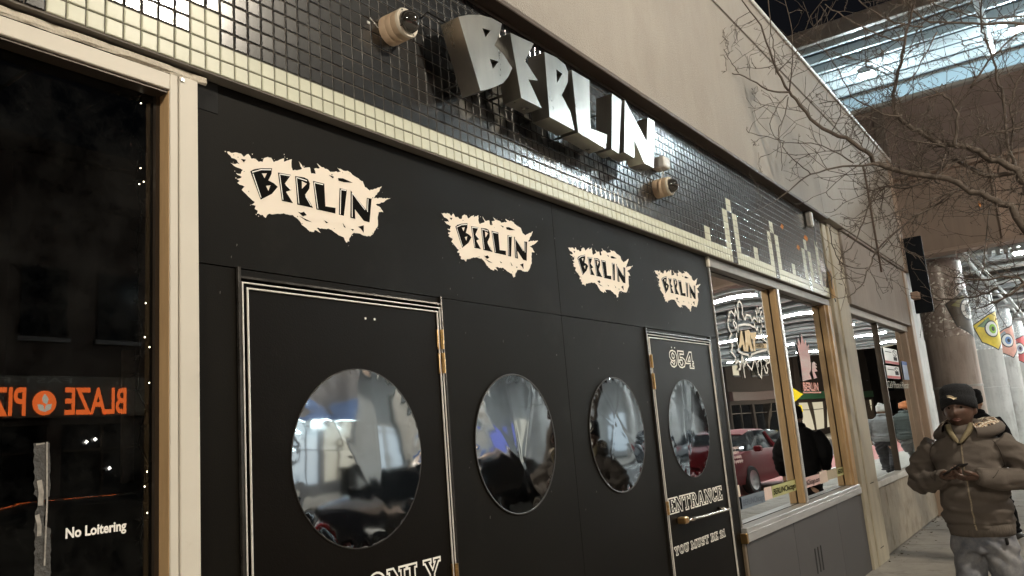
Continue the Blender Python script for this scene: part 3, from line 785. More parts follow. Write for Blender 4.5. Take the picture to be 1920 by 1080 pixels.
def porthole_rim(xc, zc, rad, parent):
    mb = MB()
    mb.lathe([(rad + 0.001, -0.001), (rad + 0.0035, 0.0025), (rad + 0.001, 0.004), (rad - 0.004, 0.002)], lambda a, b, h: (xc + a, -0.002 - h, zc + b), 72)
    mb.build('porthole_rim', mat('dark rubber rim', (0.03, 0.028, 0.027), 0.35), parent, smooth=True)


def door(x0, x1, zt, xc, seed, hinges, hx):
    y = -0.003
    d = MB().box(x0 + 0.014, x1 - 0.014, y, 0.04, 0.02, zt - 0.014, 0.002).build('door', m_door, bld)
    for (ins, w, pr) in ((0.0, 0.0055, 0.006), (0.0165, 0.0065, 0.008)):
        t = MB()
        h = w / 2
        xa, xb, zz, yy = x0 + ins + h, x1 - ins - h, zt - ins - h, y - pr * 0.6
        t.tube([(xa, yy, 0.02), (xa, yy, zz)], h, 10).tube([(xb, yy, 0.02), (xb, yy, zz)], h, 10).tube([(xa - h, yy, zz), (xb + h, yy, zz)], h * 0.98, 10)
        t.build('steel_edge', m_chrome, d, smooth=True, autos=60)
    t = MB()
    t.box(x0 - 0.014, x0 - 0.004, -0.010, 0.01, 0.02, ZS + 0.004, 0.001)
    t.box(x1 + 0.004, x1 + 0.014, -0.010, 0.01, 0.02, ZS + 0.004, 0.001)
    t.box(x0 - 0.004, x1 + 0.004, -0.009, 0.01, zt + 0.010, zt + 0.018, 0.001)
    t.build('door_stop', mat('worn black edging', (0.05, 0.046, 0.042), 0.25, metal=0.5, var=0.5, vs=14), d)
    for (z0, z1) in hinges:
        h = MB()
        n = 4
        for k in range(n):
            a, b = z0 + (z1 - z0) * k / n, z0 + (z1 - z0) * (k + 1) / n
            h.lathe([(0.0, a + 0.0006), (0.0075, a + 0.0006), (0.0075, b - 0.0006), (0.0, b - 0.0006)], lambda p, q, w: (hx + p, -0.014 + q, w), 10)
        h.box(hx - 0.02, hx - 0.008, -0.009, 0.0, z0, z1)
        h.build('hinge', m_brass, d, smooth=True, autos=40)
    film(xc, 1.519, 0.297, -0.005, seed, d)
    porthole_rim(xc, 1.519, 0.297, d)
    return d


exit_door = door(1.4925, 2.418, 2.075, 1.962, 3, [(1.906, 1.984), (1.811, 1.891), (1.02, 1.098), (0.30, 0.38)], 2.411)
t = MB()
slab_text(t, 'EXIT ONLY', 1.60, 2.332, 1.045, 0.088, -0.0042, 0.0072)
t.build('lettering', m_letter, exit_door, label='outlined slab letters EXIT ONLY')
t = MB()
for x in (2.009, 2.054):
    t.lathe([(0.0, 0.002), (0.0045, 0.002), (0.0045, 0.0)], lambda a, b, h: (x + a, -0.0035 - h, 2.0 + b), 10)
t.build('screw', m_letter, exit_door)
ent = door(4.268, 5.229, 2.080, 4.732, 8, [(1.879, 1.957), (1.755, 1.848), (1.05, 1.125), (0.30, 0.38)], 4.278)
t = MB()
slab_text(t, 'ENTRANCE', 4.309, 5.12, 1.050, 0.084, -0.0042, 0.0072)
t.build('lettering', m_letter, ent, label='outlined slab letters ENTRANCE')
t = MB()
slab_text(t, 'YOU MUST BE 21', 4.318, 5.092, 0.822, 0.046, -0.0042, 0.0052)
t.build('lettering', m_letter, ent, label='small outlined letters YOU MUST BE 21')
t = MB()
slab_text(t, '954', 4.552, 4.915, 1.893, 0.104, -0.0042, 0.0085)
t.build('house_number', m_letter, ent, label='outlined number 954')
t = MB()
for x in (4.60, 4.645):
    t.lathe([(0.0, 0.002), (0.0045, 0.002), (0.0045, 0.0)], lambda a, b, h: (x + a, -0.0035 - h, 2.015 + b), 10)
t.build('screw', m_letter, ent)
t = MB()
t.tube([(4.46, -0.004, 1.000), (4.46, -0.045, 1.000), (4.50, -0.06, 1.002), (4.55, -0.058, 1.002), (4.62, -0.06, 0.999), (5.06, -0.06, 0.993), (5.075, -0.06, 0.993)],
       [0.009, 0.009, 0.012, 0.008, 0.0085, 0.0085, 0.0085], 10)
t.tube([(5.03, -0.06, 0.994), (5.02, -0.03, 1.002), (5.02, -0.004, 1.004)], 0.009, 10)
t.build('pull_handle', mat('worn steel handle', (0.66, 0.62, 0.56), 0.25, metal=1.0, var=0.2), ent, smooth=True)
t = MB()
t.box(4.40, 4.455, -0.055, -0.003, 0.985, 1.022, 0.006)
t.build('handle_bracket', m_brass, ent)

# fixed panels with portholes between the doors
for (xc, seed) in ((2.886, 5), (3.806, 14)):
    film(xc, 1.519, 0.297, -0.003, seed, bld)
    porthole_rim(xc, 1.519, 0.297, bld)

# ------------------------------------------------------------------ painted logos
for (lx, lz) in ((1.535, 2.44), (2.557, 2.434), (3.554, 2.437), (4.569, 2.442)):
    random.seed(int(lx * 100))
    P = [(lx + a, lz + b) for a, b in LOGO['out']]
    Q = []
    for i in range(len(P)):
        a, b = Vector(P[i]), Vector(P[(i + 1) % len(P)])
        Q.append(tuple(a))
        if (b - a).length > 0.012:
            k = int((b - a).length / 0.007)
            nrm = Vector((-(b - a).y, (b - a).x)).normalized()
            for j in range(1, k):
                p = a.lerp(b, j / k) + nrm * random.uniform(-0.0022, 0.0022)
                Q.append(tuple(p))
    L3 = [[(lx + a, lz + b) for a, b in LOGO[k]] for k in ('B', 'b1', 'b2', 'E', 'R', 'r1', 'L', 'I', 'N')]
    lg = MB().flat([Q], XZ(-0.0022)).build('painted_logo', m_logo, bld, label='cream paint splash with black BERLIN lettering')
    for q in (L3[0:3], L3[3:4], L3[4:6], L3[6:7], L3[7:8], L3[8:9]):
        MB().flat(q, XZ(-0.0030)).build('letter', m_logob, lg)
    t = MB()
    for q in LOGO['fl']: t.flat([[(lx + a, lz + b) for a, b in q]], XZ(-0.0030))
    for k in range(26):
        a = random.choice(P)
        x, z, s = a[0] + random.uniform(-0.012, 0.012), a[1] + random.uniform(-0.012, 0.012), random.uniform(0.001, 0.003)
        t.flat([[(x - s, z), (x, z - s * 0.8), (x + s, z + s * 0.3), (x, z + s)]], XZ(-0.0030))
    t.build('paint_flecks', m_logob, lg, kind='stuff')
    t = MB()
    for q in LOGO['hl']: t.ribbon([(lx + a, lz + b) for a, b in q], 0.0036, XZ(-0.0038))
    t.build('letter_highlights', m_logow, lg, kind='stuff')
    t = MB()
    for k in range(34):
        a = random.choice(P)
        x, z, s = a[0] + random.uniform(-0.02, 0.02), a[1] + random.uniform(-0.018, 0.018), random.uniform(0.0008, 0.0026)
        t.flat([[(x - s, z), (x, z - s), (x + s, z + s * 0.3), (x, z + s * 0.8)]], XZ(-0.0018))
    t.build('paint_spatter', m_logo, lg, kind='stuff')

# ------------------------------------------------------------------ shop window left of the doors
lw = sub('window', bld, (0, 0, 0))
lw['label'] = 'dark shop window in cream metal frame'
YG = 0.035
t = MB()
t.box(1.243, 1.2685, -0.028, 0.03, 0.3, 2.668, 0.002)
t.box(1.271, 1.331, -0.032, 0.03, 0.02, 2.668, 0.002)
t.build('mullion', m_alum_p, lw)
MB().box(-1.6, 1.2425, -0.029, 0.03, 2.615, 2.664, 0.002).build('head_bar', m_alum_p, lw)
MB().box(1.2405, 1.2432, -0.024, 0.029, 0.3, 2.613).build('wood_stop', m_wood, lw)
MB().box(-1.6, 1.2402, -0.02, 0.03, 2.607, 2.6145).build('wood_stop', m_bronze, lw)
MB().box(1.228, 1.2400, 0.02, 0.034, 0.3, 2.6065).build('bronze_bead', m_bronze, lw)
rg = []
mb = MB()
n = 60
random.seed(4)
rings = []
for i in range(n + 1):
    x = -1.6 + (1.36 + 1.6) * i / n
    j = random.uniform(-0.006, 0.006)
    rings.append([(x, -0.028 + random.uniform(-0.004, 0.004), 2.665), (x, -0.034 + j * 0.6, 2.672 + j * 0.3), (x, -0.030 + j, 2.690 + j * 0.5), (x, 0.0, 2.698)])
mb.loft(rings).build('caulk', m_caulk, lw)
MB().lathe([(0.0, 0.006), (0.006, 0.006), (0.008, 0.0)], lambda a, b, h: (1.278 + a, -0.032 - h, 2.655 + b), 12).build('screw', m_alum, lw)
MB().add([(-1.58, YG, 0.32), (1.238, YG, 0.32), (1.238, YG, 2.612), (-1.58, YG, 2.612)], [(0, 1, 2, 3)]).build('pane', glass_mat('shop glass', (0.5, 0.5, 0.5), 1.75, 0.0, 0.03, 0.0006), lw)
t = MB()
add_text(t, 'No Loitering', 0.034, lambda u, v: (1.005 + u, YG - 0.002, 1.386 + v), width=0.153, bold=0.0012)
t.build('lettering', mat('white vinyl', (0.85, 0.83, 0.78), 0.6, emit=None), lw, label='white vinyl words No Loitering')
# torn tape strip on the glass
random.seed(21)
t = MB()
A_, B_ = [], []
for k in range(40):
    z1 = 1.618 - k * 0.0085
    A_.append((0.9235 + k * 0.0003 + random.uniform(0, 0.004) + (0.008 if 14 < k < 19 else 0), z1))
    B_.append((0.9635 + k * 0.0003 - random.uniform(0, 0.003) - (0.014 if 15 < k < 24 else 0), z1))
t.flat([A_ + B_[::-1]], XZ(YG - 0.0025))
t.build('torn_tape', mat('grey torn tape', (0.06, 0.058, 0.055), 0.7, var=0.5, vs=40, bump=0.6, bs=90), lw)
t = MB()
for (a, b, w) in (((0.955, 1.62), (0.957, 1.33), 0.004), ((0.930, 1.615), (0.95, 1.617), 0.004), ((0.94, 1.53), (0.944, 1.47), 0.012), ((0.937, 1.45), (0.943, 1.40), 0.010)):
    t.ribbon([a, ((a[0] + b[0]) / 2 + 0.003, (a[1] + b[1]) / 2), b], w, XZ(YG - 0.004))
t.build('tape_residue', mat('pale tape residue', (0.30, 0.28, 0.25), 0.7, var=0.4, vs=60), lw)
MB().box(1.30, 1.48, 0.32, 0.33, 1.50, 1.90, 0.004).build('notice_card', mat('tan notice card', (0.34, 0.25, 0.17), 0.8, var=0.3, vs=20), lw)

# ------------------------------------------------------------------ shop windows right of the entrance
rw = sub('window', bld)
rw['label'] = 'two pane shop window with wooden stops and metal sill'
YR = 0.06
MB().box(5.39, 8.66, -0.012, 0.06, 2.632, 2.70, 0.004).build('head_bar', mat('weathered head bar', (0.25, 0.235, 0.215), 0.55, metal=0.3, var=0.3, vs=5), rw)
MB().box(5.365, 5.393, -0.02, 0.04, 2.625, 2.70, 0.003).build('head_bar_end', m_alum_p, rw)
t = MB()
t.box(5.385, 8.64, -0.04, 0.06, 0.765, 0.832, 0.004)
t.box(5.385, 8.64, -0.046, -0.0402, 0.742, 0.80, 0.002)
t.build('sill', mat('brushed sill metal', (0.60, 0.60, 0.60), 0.38, metal=0.7, var=0.2, vs=10, stretch=(0.3, 3, 3)), rw)
MB().box(5.358, 5.384, -0.045, 0.02, 0.735, 0.80, 0.004).build('sill_end_cap', m_brass, rw)
MB().box(5.392, 5.402, -0.008, 0.055, 0.834, 2.63, 0.002).build('jamb_strip', m_alum, rw)
MB().box(6.905, 6.957, -0.012, 0.0, 0.834, 2.631, 0.002).build('mullion_cap', m_alum, rw)
MB().box(6.885, 6.957, 0.0005, 0.056, 0.834, 2.631, 0.003).build('wood_stop', m_wood, rw)
MB().box(8.46, 8.53, 0.0, 0.056, 0.834, 2.631, 0.003).build('wood_stop', m_wood, rw)
MB().box(8.531, 8.66, -0.02, 0.06, 0.72, 2.631, 0.003).build('jamb', m_wood, rw)
m_mirror = glass_mat('reflective shop glass', (0.10, 0.10, 0.10), 3.1, 0.0, 0.012, 0.0)


def bowed_pane(x0, x1, z0, z1, y, amp, seed, parent, m):
    mb = MB()
    nx, nz = 26, 26
    vs, fs = [], []
    for i in range(nx + 1):
        for j in range(nz + 1):
            u, v = i / nx, j / nz
            b = amp * (16 * u * (1 - u) * v * (1 - v)) + amp * 0.35 * noise.noise(Vector((u * 2.2 + seed, v * 2.2, seed)))
            vs.append((x0 + (x1 - x0) * u, y + b, z0 + (z1 - z0) * v))
    for i in range(nx):
        for j in range(nz):
            a = i * (nz + 1) + j
            fs.append((a, a + 1, a + nz + 2, a + nz + 1))
    mb.add(vs, fs)
    return mb.build('pane', m, parent, smooth=True)


bowed_pane(5.405, 6.884, 0.836, 2.628, YR, 0.0042, 1.3, rw, m_mirror)
bowed_pane(6.96, 8.459, 0.836, 2.628, YR, 0.0030, 4.4, rw, m_mirror)
YD = YR - 0.006
t = MB()
for q in ART_LINES: t.ribbon(q, 0.017, XZ(YD))
t.build('art_decal', mat('white vinyl line', (0.78, 0.76, 0.70), 0.6, var=0.03), rw, label='white scribble outline decal')
t = MB()
for q in ART_FILL: t.flat([q], XZ(YD - 0.0015))
t.build('art_lettering', mat('tan vinyl letters', (0.66, 0.50, 0.28), 0.6, var=0.05), rw, label='tan block letters ART inside the scribble')
t = MB()
add_text(t, 'CELEBRATION', 0.045, lambda u, v: (6.355 + u, YD - 0.003, 2.107 + v), width=0.19, bold=0.001)
t.build('art_caption', m_logob, rw)
t = MB()
for q in HAND[:2]: t.flat([q], XZ(YD))
t.build('hand_decal', mat('pink vinyl', (0.72, 0.40, 0.40), 0.6, var=0.2, vs=2, stretch=(0.4, 1, 3), c2=(0.70, 0.60, 0.58), thr=(0.4, 0.7)), rw, label='pink hand shaped decal')
t = MB()
add_text(t, 'BERLIN', 0.105, lambda u, v: (7.50 + u + v * 0.1, YD - 0.0015, 1.762 + v), width=0.50, bold=0.004)
t.flat([HAND[2]], XZ(YD))
t.build('hand_caption', mat('salmon vinyl', (0.75, 0.33, 0.26), 0.6, var=0.05), rw)
# strip of web-address stickers
strip = [((5.43, 5.60), (1.02, 1.10), (0.78, 0.66, 0.55)), ((5.60, 6.09), (0.93, 1.015), (0.16, 0.20, 0.25)), ((6.09, 6.27), (0.938, 1.03), (0.74, 0.58, 0.52)), ((6.27, 6.88), (0.94, 1.028), (0.46, 0.46, 0.20)),
         ((6.965, 7.60), (0.93, 1.016), (0.70, 0.46, 0.44)), ((7.60, 7.86), (0.925, 1.03), (0.68, 0.54, 0.46)), ((7.86, 8.22), (0.935, 1.02), (0.45, 0.38, 0.26)), ((8.22, 8.455), (0.94, 1.016), (0.46, 0.46, 0.20))]
for i, ((a, b), (c, d), cc) in enumerate(strip):
    s = MB().flat([[(a, c), (b, c), (b - 0.004, d), (a + 0.003, d)]], XZ(YD - 0.001 * (i % 2))).build('sticker', mat('sticker %d' % i, cc, 0.5, var=0.12, vs=14), rw)
    if i in (1, 3, 4, 7):
        t = MB()
        wd = min(0.42, b - a - 0.04)
        add_text(t, {1: 'BERLINChicago', 3: 'BERLINChicago', 4: 'BERLINChicago.com', 7: 'BERLIN'}[i], 0.06, lambda u, v: (a + 0.02 + u, YD - 0.0035, c + 0.022 + v), width=b - a - 0.04, bold=0.001, shear=0.1)
        t.build('sticker_lettering', m_logob if i != 1 else mat('blue grey ink', (0.10, 0.13, 0.18), 0.6), rw)
t = MB()
for k, s in enumerate(('Please respect', 'our neighbors', 'and leave quietly,', 'safely & promptly')):
    add_text(t, s, 0.032, lambda u, v: (5.46 + u, YD, 1.345 - k * 0.032 + v), width=(0.22, 0.21, 0.26, 0.28)[k], bold=0.0006)
t.build('lettering', mat('pale pink vinyl', (0.75, 0.60, 0.58), 0.6), rw, label='four lines of small vinyl text')
# grey panel below
MB().box(5.40, 6.44, -0.020, 0.06, 0.0, 0.738, 0.003).build('base_panel', m_greyp, bld)
MB().box(6.444, 7.73, -0.0205, 0.06, 0.0, 0.738, 0.003).build('base_panel', m_greyp, bld)
MB().box(7.734, 8.69, -0.020, 0.06, 0.0, 0.738, 0.003).build('base_panel', m_greyp, bld)
MB().box(5.365, 5.399, -0.018, 0.05, 0.0, 0.733, 0.003).build('panel_end', mat('warm lit edge', (0.16, 0.12, 0.08), 0.5, var=0.3), bld)  # warm light on the panel's side face is put into this brown
for x in (6.88, 6.965, 7.05):
    t = MB().box(x, x + 0.028, -0.0225, -0.0206, 0.28, 0.475, 0.0).build('vent_slot', m_slot, bld)

# ------------------------------------------------------------------ pillar and second bay
pl = MB()
pl.box(8.695, 8.86, -0.045, 0.06, 0.0, SOF - 0.03, 0.006)
pl.box(8.863, 9.34, -0.060, 0.06, 0.0, SOF - 0.004, 0.010)
pl.build('pillar', m_pillar, bld)
for z in (0.16, 0.80, 2.9, 3.3):
    MB().box(8.98, 9.14, -0.0615, -0.0598, z, z + 0.007).build('pillar_slot', m_slot, bld)
MB().box(9.344, 13.0, -0.085, 0.06, 2.705, SOF - 0.03, 0.004).build('stucco_panel', m_stucco2, bld)
MB().box(9.344, 13.0, -0.115, 0.06, SOF - 0.028, SOF - 0.003, 0.004).build('stucco_ledge', m_stucco2, bld)
w2 = sub('window', bld)
w2['label'] = 'second shop window with a slim dark divider'
MB().box(9.344, 12.95, -0.03, 0.05, 2.62, 2.703, 0.006).build('head_bar', mat('grey head trim', (0.34, 0.31, 0.27), 0.6, var=0.2), w2)
MB().box(9.344, 12.95, -0.045, 0.05, 0.715, 0.785, 0.006).build('sill', mat('pale chipped sill', (0.60, 0.58, 0.54), 0.6, var=0.25, vs=6), w2)
MB().box(10.90, 10.93, -0.012, 0.03, 0.79, 2.618, 0.002).build('divider', m_bronze, w2)
MB().box(12.80, 12.948, -0.02, 0.05, 0.79, 2.618, 0.004).build('jamb', m_pilaster, w2)
m_pane2 = glass_mat('reflective far glass', (0.12, 0.12, 0.12), 3.2, 0.0, 0.02, 0.0)
bowed_pane(9.35, 10.898, 0.79, 2.617, 0.024, 0.003, 2.2, w2, m_pane2)
bowed_pane(10.932, 12.798, 0.79, 2.617, 0.024, 0.0035, 7.2, w2, m_pane2)
t = MB()
add_text(t, 'Cell Phone Repair', 0.13, lambda u, v: (11.1 + u, 0.016, 1.80 + v), width=1.5)
t.build('lettering', mat('faded gold vinyl', (0.38, 0.34, 0.26), 0.6, var=0.2), w2)
for (x0, x1, z0, z1, kind_) in ((11.19, 12.10, 2.12, 2.325, 0), (11.17, 12.04, 1.925, 2.09, 0), (12.33, 12.70, 1.92, 2.18, 1)):
    st_ = MB().flat([[(x0, z0), (x1, z0), (x1, z1), (x0, z1)]], XZ(0.017)).build('window_sticker', m_cap if kind_ == 0 else mat('pale blue notice', (0.35, 0.45, 0.62), 0.6), w2)
    if kind_ == 0:
        MB().flat([[(x0, z0), (x1, z0), (x1, z0 + 0.035), (x0, z0 + 0.035)]], XZ(0.0155)).build('sticker_stripe', mat('sticker red', (0.5, 0.06, 0.06), 0.6), st_)
        t = MB()
        t.ribbon(ell(x1 - 0.2, z1 - 0.055, 0.13, 0.038, 18), 0.012, XZ(0.015), closed=True)
        t.ribbon([(x1 - 0.29, z1 - 0.03), (x1 - 0.11, z1 - 0.08)], 0.012, XZ(0.015))
        t.ribbon([(x0 + 0.08, z1 - 0.05), (x0 + 0.5, z1 - 0.05)], 0.010, XZ(0.015))
        t.flat([[(x1 - 0.32, z0 + 0.05), (x1 - 0.08, z0 + 0.05), (x1 - 0.08, z0 + 0.10), (x1 - 0.32, z0 + 0.10)]], XZ(0.015))
        t.build('sticker_symbols', m_slot, st_, kind='stuff')
    else:
        MB().flat([[(x0, z1 - 0.05), (x1, z1 - 0.05), (x1, z1), (x0, z1)]], XZ(0.0155)).build('sticker_stripe', mat('sticker blue', (0.05, 0.13, 0.45), 0.6), st_)
for (a, b) in ((9.344, 9.84), (9.845, 10.98), (10.985, 12.05), (12.055, 12.95)):
    MB().box(a, b, -0.02 - random.uniform(0, 0.002), 0.05, 0.02, 0.712, 0.003).build('wall_board', m_board, bld)
MB().box(12.952, 13.21, -0.10, 0.06, 0.0, SOF - 0.03, 0.008).build('pilaster', m_pilaster, bld)
MB().box(13.0, 13.28, -0.135, 0.06, SOF - 0.028, 5.29, 0.006).build('corner_strip', m_pilaster, bld)
MB().tube([(11.0, -0.15, 3.26), (11.0, -0.15, 4.62), (11.02, -0.12, 4.70)], 0.013, 8).build('conduit', mat('brown conduit', (0.12, 0.085, 0.065), 0.6), bld, smooth=True)

# ------------------------------------------------------------------ steel letter sign
m_steel = mat('brushed stainless', (0.47, 0.45, 0.41), 0.29, metal=1.0, var=0.14, vs=5, stretch=(2, 2, 0.6), bump=0.17, bs=3.4)
sign = thing('letter_sign', 'brushed steel box letters spelling BERLIN on the tiled fascia', 'sign', (3.3, -0.05, 2.95))
for k, loops in (('B', ['B', 'Bh1', 'Bh2']), ('E', ['E']), ('R', ['R', 'Rh']), ('L', ['L']), ('I', ['I']), ('N', ['N'])):
    LL = [LET[q] for q in loops]
    o = MB().prism(LL, -0.22, -0.122, XZ(0)).build('letter', m_steel, sign, label='steel letter ' + k)
    cx = sum(p[0] for p in LL[0]) / len(LL[0])
    z0, z1 = min(p[1] for p in LL[0]), max(p[1] for p in LL[0])
    for (dx, z) in ((-0.05, z0 + 0.06), (0.0, z1 - 0.09)):
        MB().tube([(cx + dx, -0.13, z), (cx + dx, -0.048, z)], 0.006, 8).build('standoff', mat('dark steel rod', (0.12, 0.11, 0.10), 0.4, metal=0.8), o, smooth=True)
MB().tube([(2.37, -0.05, 3.30), (2.36, -0.09, 3.305), (2.42, -0.13, 3.27), (2.47, -0.135, 3.26)], 0.004, 6).build('cable', m_slot, sign, smooth=True)
MB().tube([(2.46, -0.05, 2.995), (2.50, -0.12, 3.02), (2.56, -0.13, 3.03)], 0.004, 6).build('cable', m_slot, sign, smooth=True)

# ------------------------------------------------------------------ dome cameras
m_cambody = mat('cream camera plastic', (0.62, 0.47, 0.33), 0.5, var=0.06)
m_camface = mat('pale camera face', (0.70, 0.63, 0.52), 0.45, var=0.05)
m_dome = mat('smoked dome', (0.03, 0.028, 0.025), 0.06, var=0.0, coat=1.0, spec=0.8)


def dome_camera(x, z, label, junction=False):
    c = thing('dome_camera', label, 'camera', (x, -0.05, z), 'dome cameras on the tiled fascia')
    T = lambda a, b, h: (x + a, -0.05 - h, z + b)
    MB().lathe([(0.0, 0.0), (0.060, 0.0), (0.060, 0.03), (0.0585, 0.032), (0.0595, 0.034), (0.0595, 0.058), (0.058, 0.060), (0.0595, 0.062), (0.0595, 0.088)], T, 40).build('housing', m_cambody, c, smooth=True, autos=50)
    MB().lathe([(0.0595, 0.088), (0.060, 0.096), (0.057, 0.101), (0.046, 0.100), (0.043, 0.097)], T, 40).build('bezel', m_camface, c, smooth=True, autos=50)
    pr = [(0.046 * math.cos(a), 0.098 + 0.052 * math.sin(a)) for a in [R(9 * k) for k in range(11)]]
    MB().lathe(pr, T, 32).build('dome', m_dome, c, smooth=True)
    s = MB()
    for k in range(4):
        a = R(35 + 90 * k)
        s.lathe([(0.0, 0.1025), (0.003, 0.1025), (0.003, 0.100)], lambda p, q, h: T(0.0515 * math.cos(a) + p, 0.0515 * math.sin(a) + q, h), 8)
    s.build('screw', m_slot, c)
    if junction:
        MB().box(x - 0.03, x + 0.06, -0.14, -0.05, z + 0.125, z + 0.20, 0.008).build('junction_box', m_cap, c)
        MB().tube([(x - 0.01, -0.10, z + 0.125), (x + 0.012, -0.105, z + 0.10), (x + 0.008, -0.10, z + 0.075), (x - 0.006, -0.09, z + 0.058)], 0.003, 6).build('cable', m_cap, c, smooth=True)
    else:
        s = MB()
        for k in range(9):
            s.box(x - 0.105 + k * 0.005, x - 0.101 + k * 0.005, -0.053, -0.0495, z + 0.012 - k * 0.003 + random.uniform(-.003, .003), z + 0.017 - k * 0.003)
        s.box(x - 0.122, x - 0.108, -0.054, -0.0495, z - 0.014, z - 0.004)
        s.build('glue_smear', m_cap, c)
    return c


dome_camera(2.165, 3.155, 'cream dome camera beside the steel letter B')
dome_camera(4.545, 3.010, 'cream dome camera hanging below the steel letter N with a white junction box', True)

# ------------------------------------------------------------------ elevated railway station
m_brown = mat('brown girder paint', (0.36, 0.285, 0.265), 0.6, streak=0.2, ss=3, var=0.14, vs=1.2, stretch=(1, 1, 0.8), c2=(0.30, 0.235, 0.215), thr=(0.5, 0.75))
m_tan = mat('tan girder paint', (0.48, 0.375, 0.315), 0.6, var=0.10, vs=1.0, streak=0.15, ss=3)
m_wsteel = mat('white station steel', (0.62, 0.65, 0.65), 0.5, var=0.08)
m_gsteel = mat('grey station steel', (0.30, 0.31, 0.31), 0.55, var=0.15)
m_under = mat('light underside paint', (0.66, 0.67, 0.65), 0.6, var=0.12)
m_roofp = mat('canopy roof sheet', (0.035, 0.04, 0.045), 0.5, var=0.1)
m_conc = mat('weathered concrete', (0.48, 0.47, 0.45), 0.85, streak=0.2, ss=5, var=0.18, vs=1.6, stretch=(1, 1, 0.6), bump=0.15, bs=50, c2=(0.28, 0.262, 0.24), thr=(0.5, 0.75))
m_stain = mat('brown stained concrete', (0.50, 0.43, 0.385), 0.85, streak=0.35, ss=6, var=0.2, vs=1.8, stretch=(1.5, 1.5, 0.45), bump=0.2, bs=50, c2=(0.36, 0.29, 0.25), thr=(0.46, 0.72))


def frosted(name, c):
    m = bpy.data.materials.new(name)
    m.use_nodes = True
    n, l = m.node_tree.nodes, m.node_tree.links
    n.remove(n['Principled BSDF'])
    a, b, x = n.new('ShaderNodeBsdfTranslucent'), n.new('ShaderNodeBsdfDiffuse'), n.new('ShaderNodeMixShader')
    a.inputs[0].default_value = (*c, 1)
    b.inputs[0].default_value = (*c, 1)
    x.inputs[0].default_value = 0.35
    l.new(a.outputs[0], x.inputs[1])
    l.new(b.outputs[0], x.inputs[2])
    l.new(x.outputs[0], n['Material Output'].inputs[0])
    return m


YA, YB = -26.0, 9.0
via = thing('railway_viaduct', 'elevated railway station bridge of brown girders crossing over the street', 'bridge', (18.5, 0, 0))
MB().box(18.25, 18.32, YA, YB, 4.62, 6.25).build('girder_web', m_tan, via)
MB().box(18.60, 18.66, YA, YB, 6.25, 8.05).build('fascia_plate', m_brown, via)
t = MB()
for z in (4.55, 6.25):
    t.box(18.05, 18.50, YA, YB, z, z + 0.07, 0.01)
t.build('flange', m_tan, via)
t = MB()
for z in (6.9, 7.5):
    t.box(18.575, 18.62, YA, YB, z, z + 0.05, 0.008)
t.build('fascia_rail', m_brown, via)
MB().box(18.42, 18.75, YA, YB, 8.05, 8.13, 0.01).build('platform_edge', m_wsteel, via)
y = YB - 0.7
i = 0
while y > YA:
    MB().box(18.08, 18.25, y - 0.02, y + 0.02, 4.62, 6.25).build('stiffener', m_tan, via)
    if i % 2 == 0:
        MB().box(18.44, 18.60, y - 0.10, y + 0.10, 6.32, 8.05, 0.01).build('fascia_post', mat('grey brown post', (0.20, 0.17, 0.155), 0.6), via)
    y -= 1.9
    i += 1
for k, x in enumerate((19.9, 21.4, 22.9, 24.4, 25.9, 27.4, 28.9, 30.4, 31.9, 33.4, 34.9, 36.4, 38.0, 40, 42, 44, 46, 48)):
    MB().box(x - 0.03, x + 0.03, YA, YB, 4.98, 5.5).box(x - 0.17, x + 0.17, YA, YB, 4.92, 4.98).build('floor_beam', m_under if k % 2 else m_gsteel, via)
MB().box(18.32, 50, YA, YB, 5.5, 5.62).build('deck', m_gsteel, via)
for k in range(12):
    yy = 6 - k * 2.6
    MB().box(18.4, 49, yy - 0.06, yy + 0.06, 5.30, 5.49).build('stringer', m_under, via)
t = MB()
for (y0, z0, r_) in ((-0.28, 4.72, 0.05), (-0.5, 4.62, 0.035), (-12.5, 4.7, 0.05)):
    t.tube([(18.7, y0, z0), (49, y0, z0)], r_, 10)
t.build('conduit', m_wsteel, via, smooth=True)
t = MB()
for k in range(16):
    yy = -0.8 - 0.16 * k
    t.box(19.2, 19.26, yy, yy + 0.09, 4.72, 4.86)
    t.box(20.6, 20.66, yy, yy + 0.09, 4.72, 4.84)
t.build('perforated_angle', m_wsteel, via, kind='stuff')
# platform canopy
for x in (19.9, 20.6, 21.3, 22.0, 22.7, 23.4):
    MB().box(x - 0.05, x + 0.05, YA, YB, 10.40, 10.62, 0.01).build('canopy_purlin', mat('canopy rib paint', (0.36, 0.40, 0.41), 0.5, var=0.1), via)
MB().box(19.6, 24.9, YA, YB, 10.64, 10.72).build('canopy_roof', m_roofp, via)
MB().box(19.45, 19.6, YA, YB, 10.45, 10.85, 0.01).build('canopy_gutter', mat('brown gutter', (0.22, 0.185, 0.16), 0.5), via)
MB().box(24.4, 24.6, YA, YB, 9.55, 10.63, 0.01).build('back_beam', mat('back beam paint', (0.16, 0.175, 0.18), 0.55, var=0.15), via)
MB().box(18.70, 18.73, YA, YB, 8.13, 8.52).build('windbreak', frosted('frosted windbreak', (0.75, 0.85, 0.9)), via)
MB().box(18.66, 18.76, YA, YB, 8.52, 8.56, 0.01).build('windbreak_rail', m_wsteel, via)
MB().box(18.7, 26, YA, YB, 8.0, 8.05).build('platform', m_gsteel, via)
for k in range(6):
    yy = 3.1 - k * 4.6
    t = MB()
    t.tube([(24.2, yy, 8.05), (23.0, yy, 9.6), (19.9, yy, 10.42)], [0.11, 0.11, 0.08], 10)
    t.tube([(24.2, yy, 8.05), (24.3, yy, 10.4)], 0.11, 10)
    t.build('canopy_arm', m_wsteel, via, smooth=True)
m_flood = mat('floodlight lens', (0.9, 0.9, 0.9), 0.3, var=0, emit=COOL, es=FLOOD_POWER)
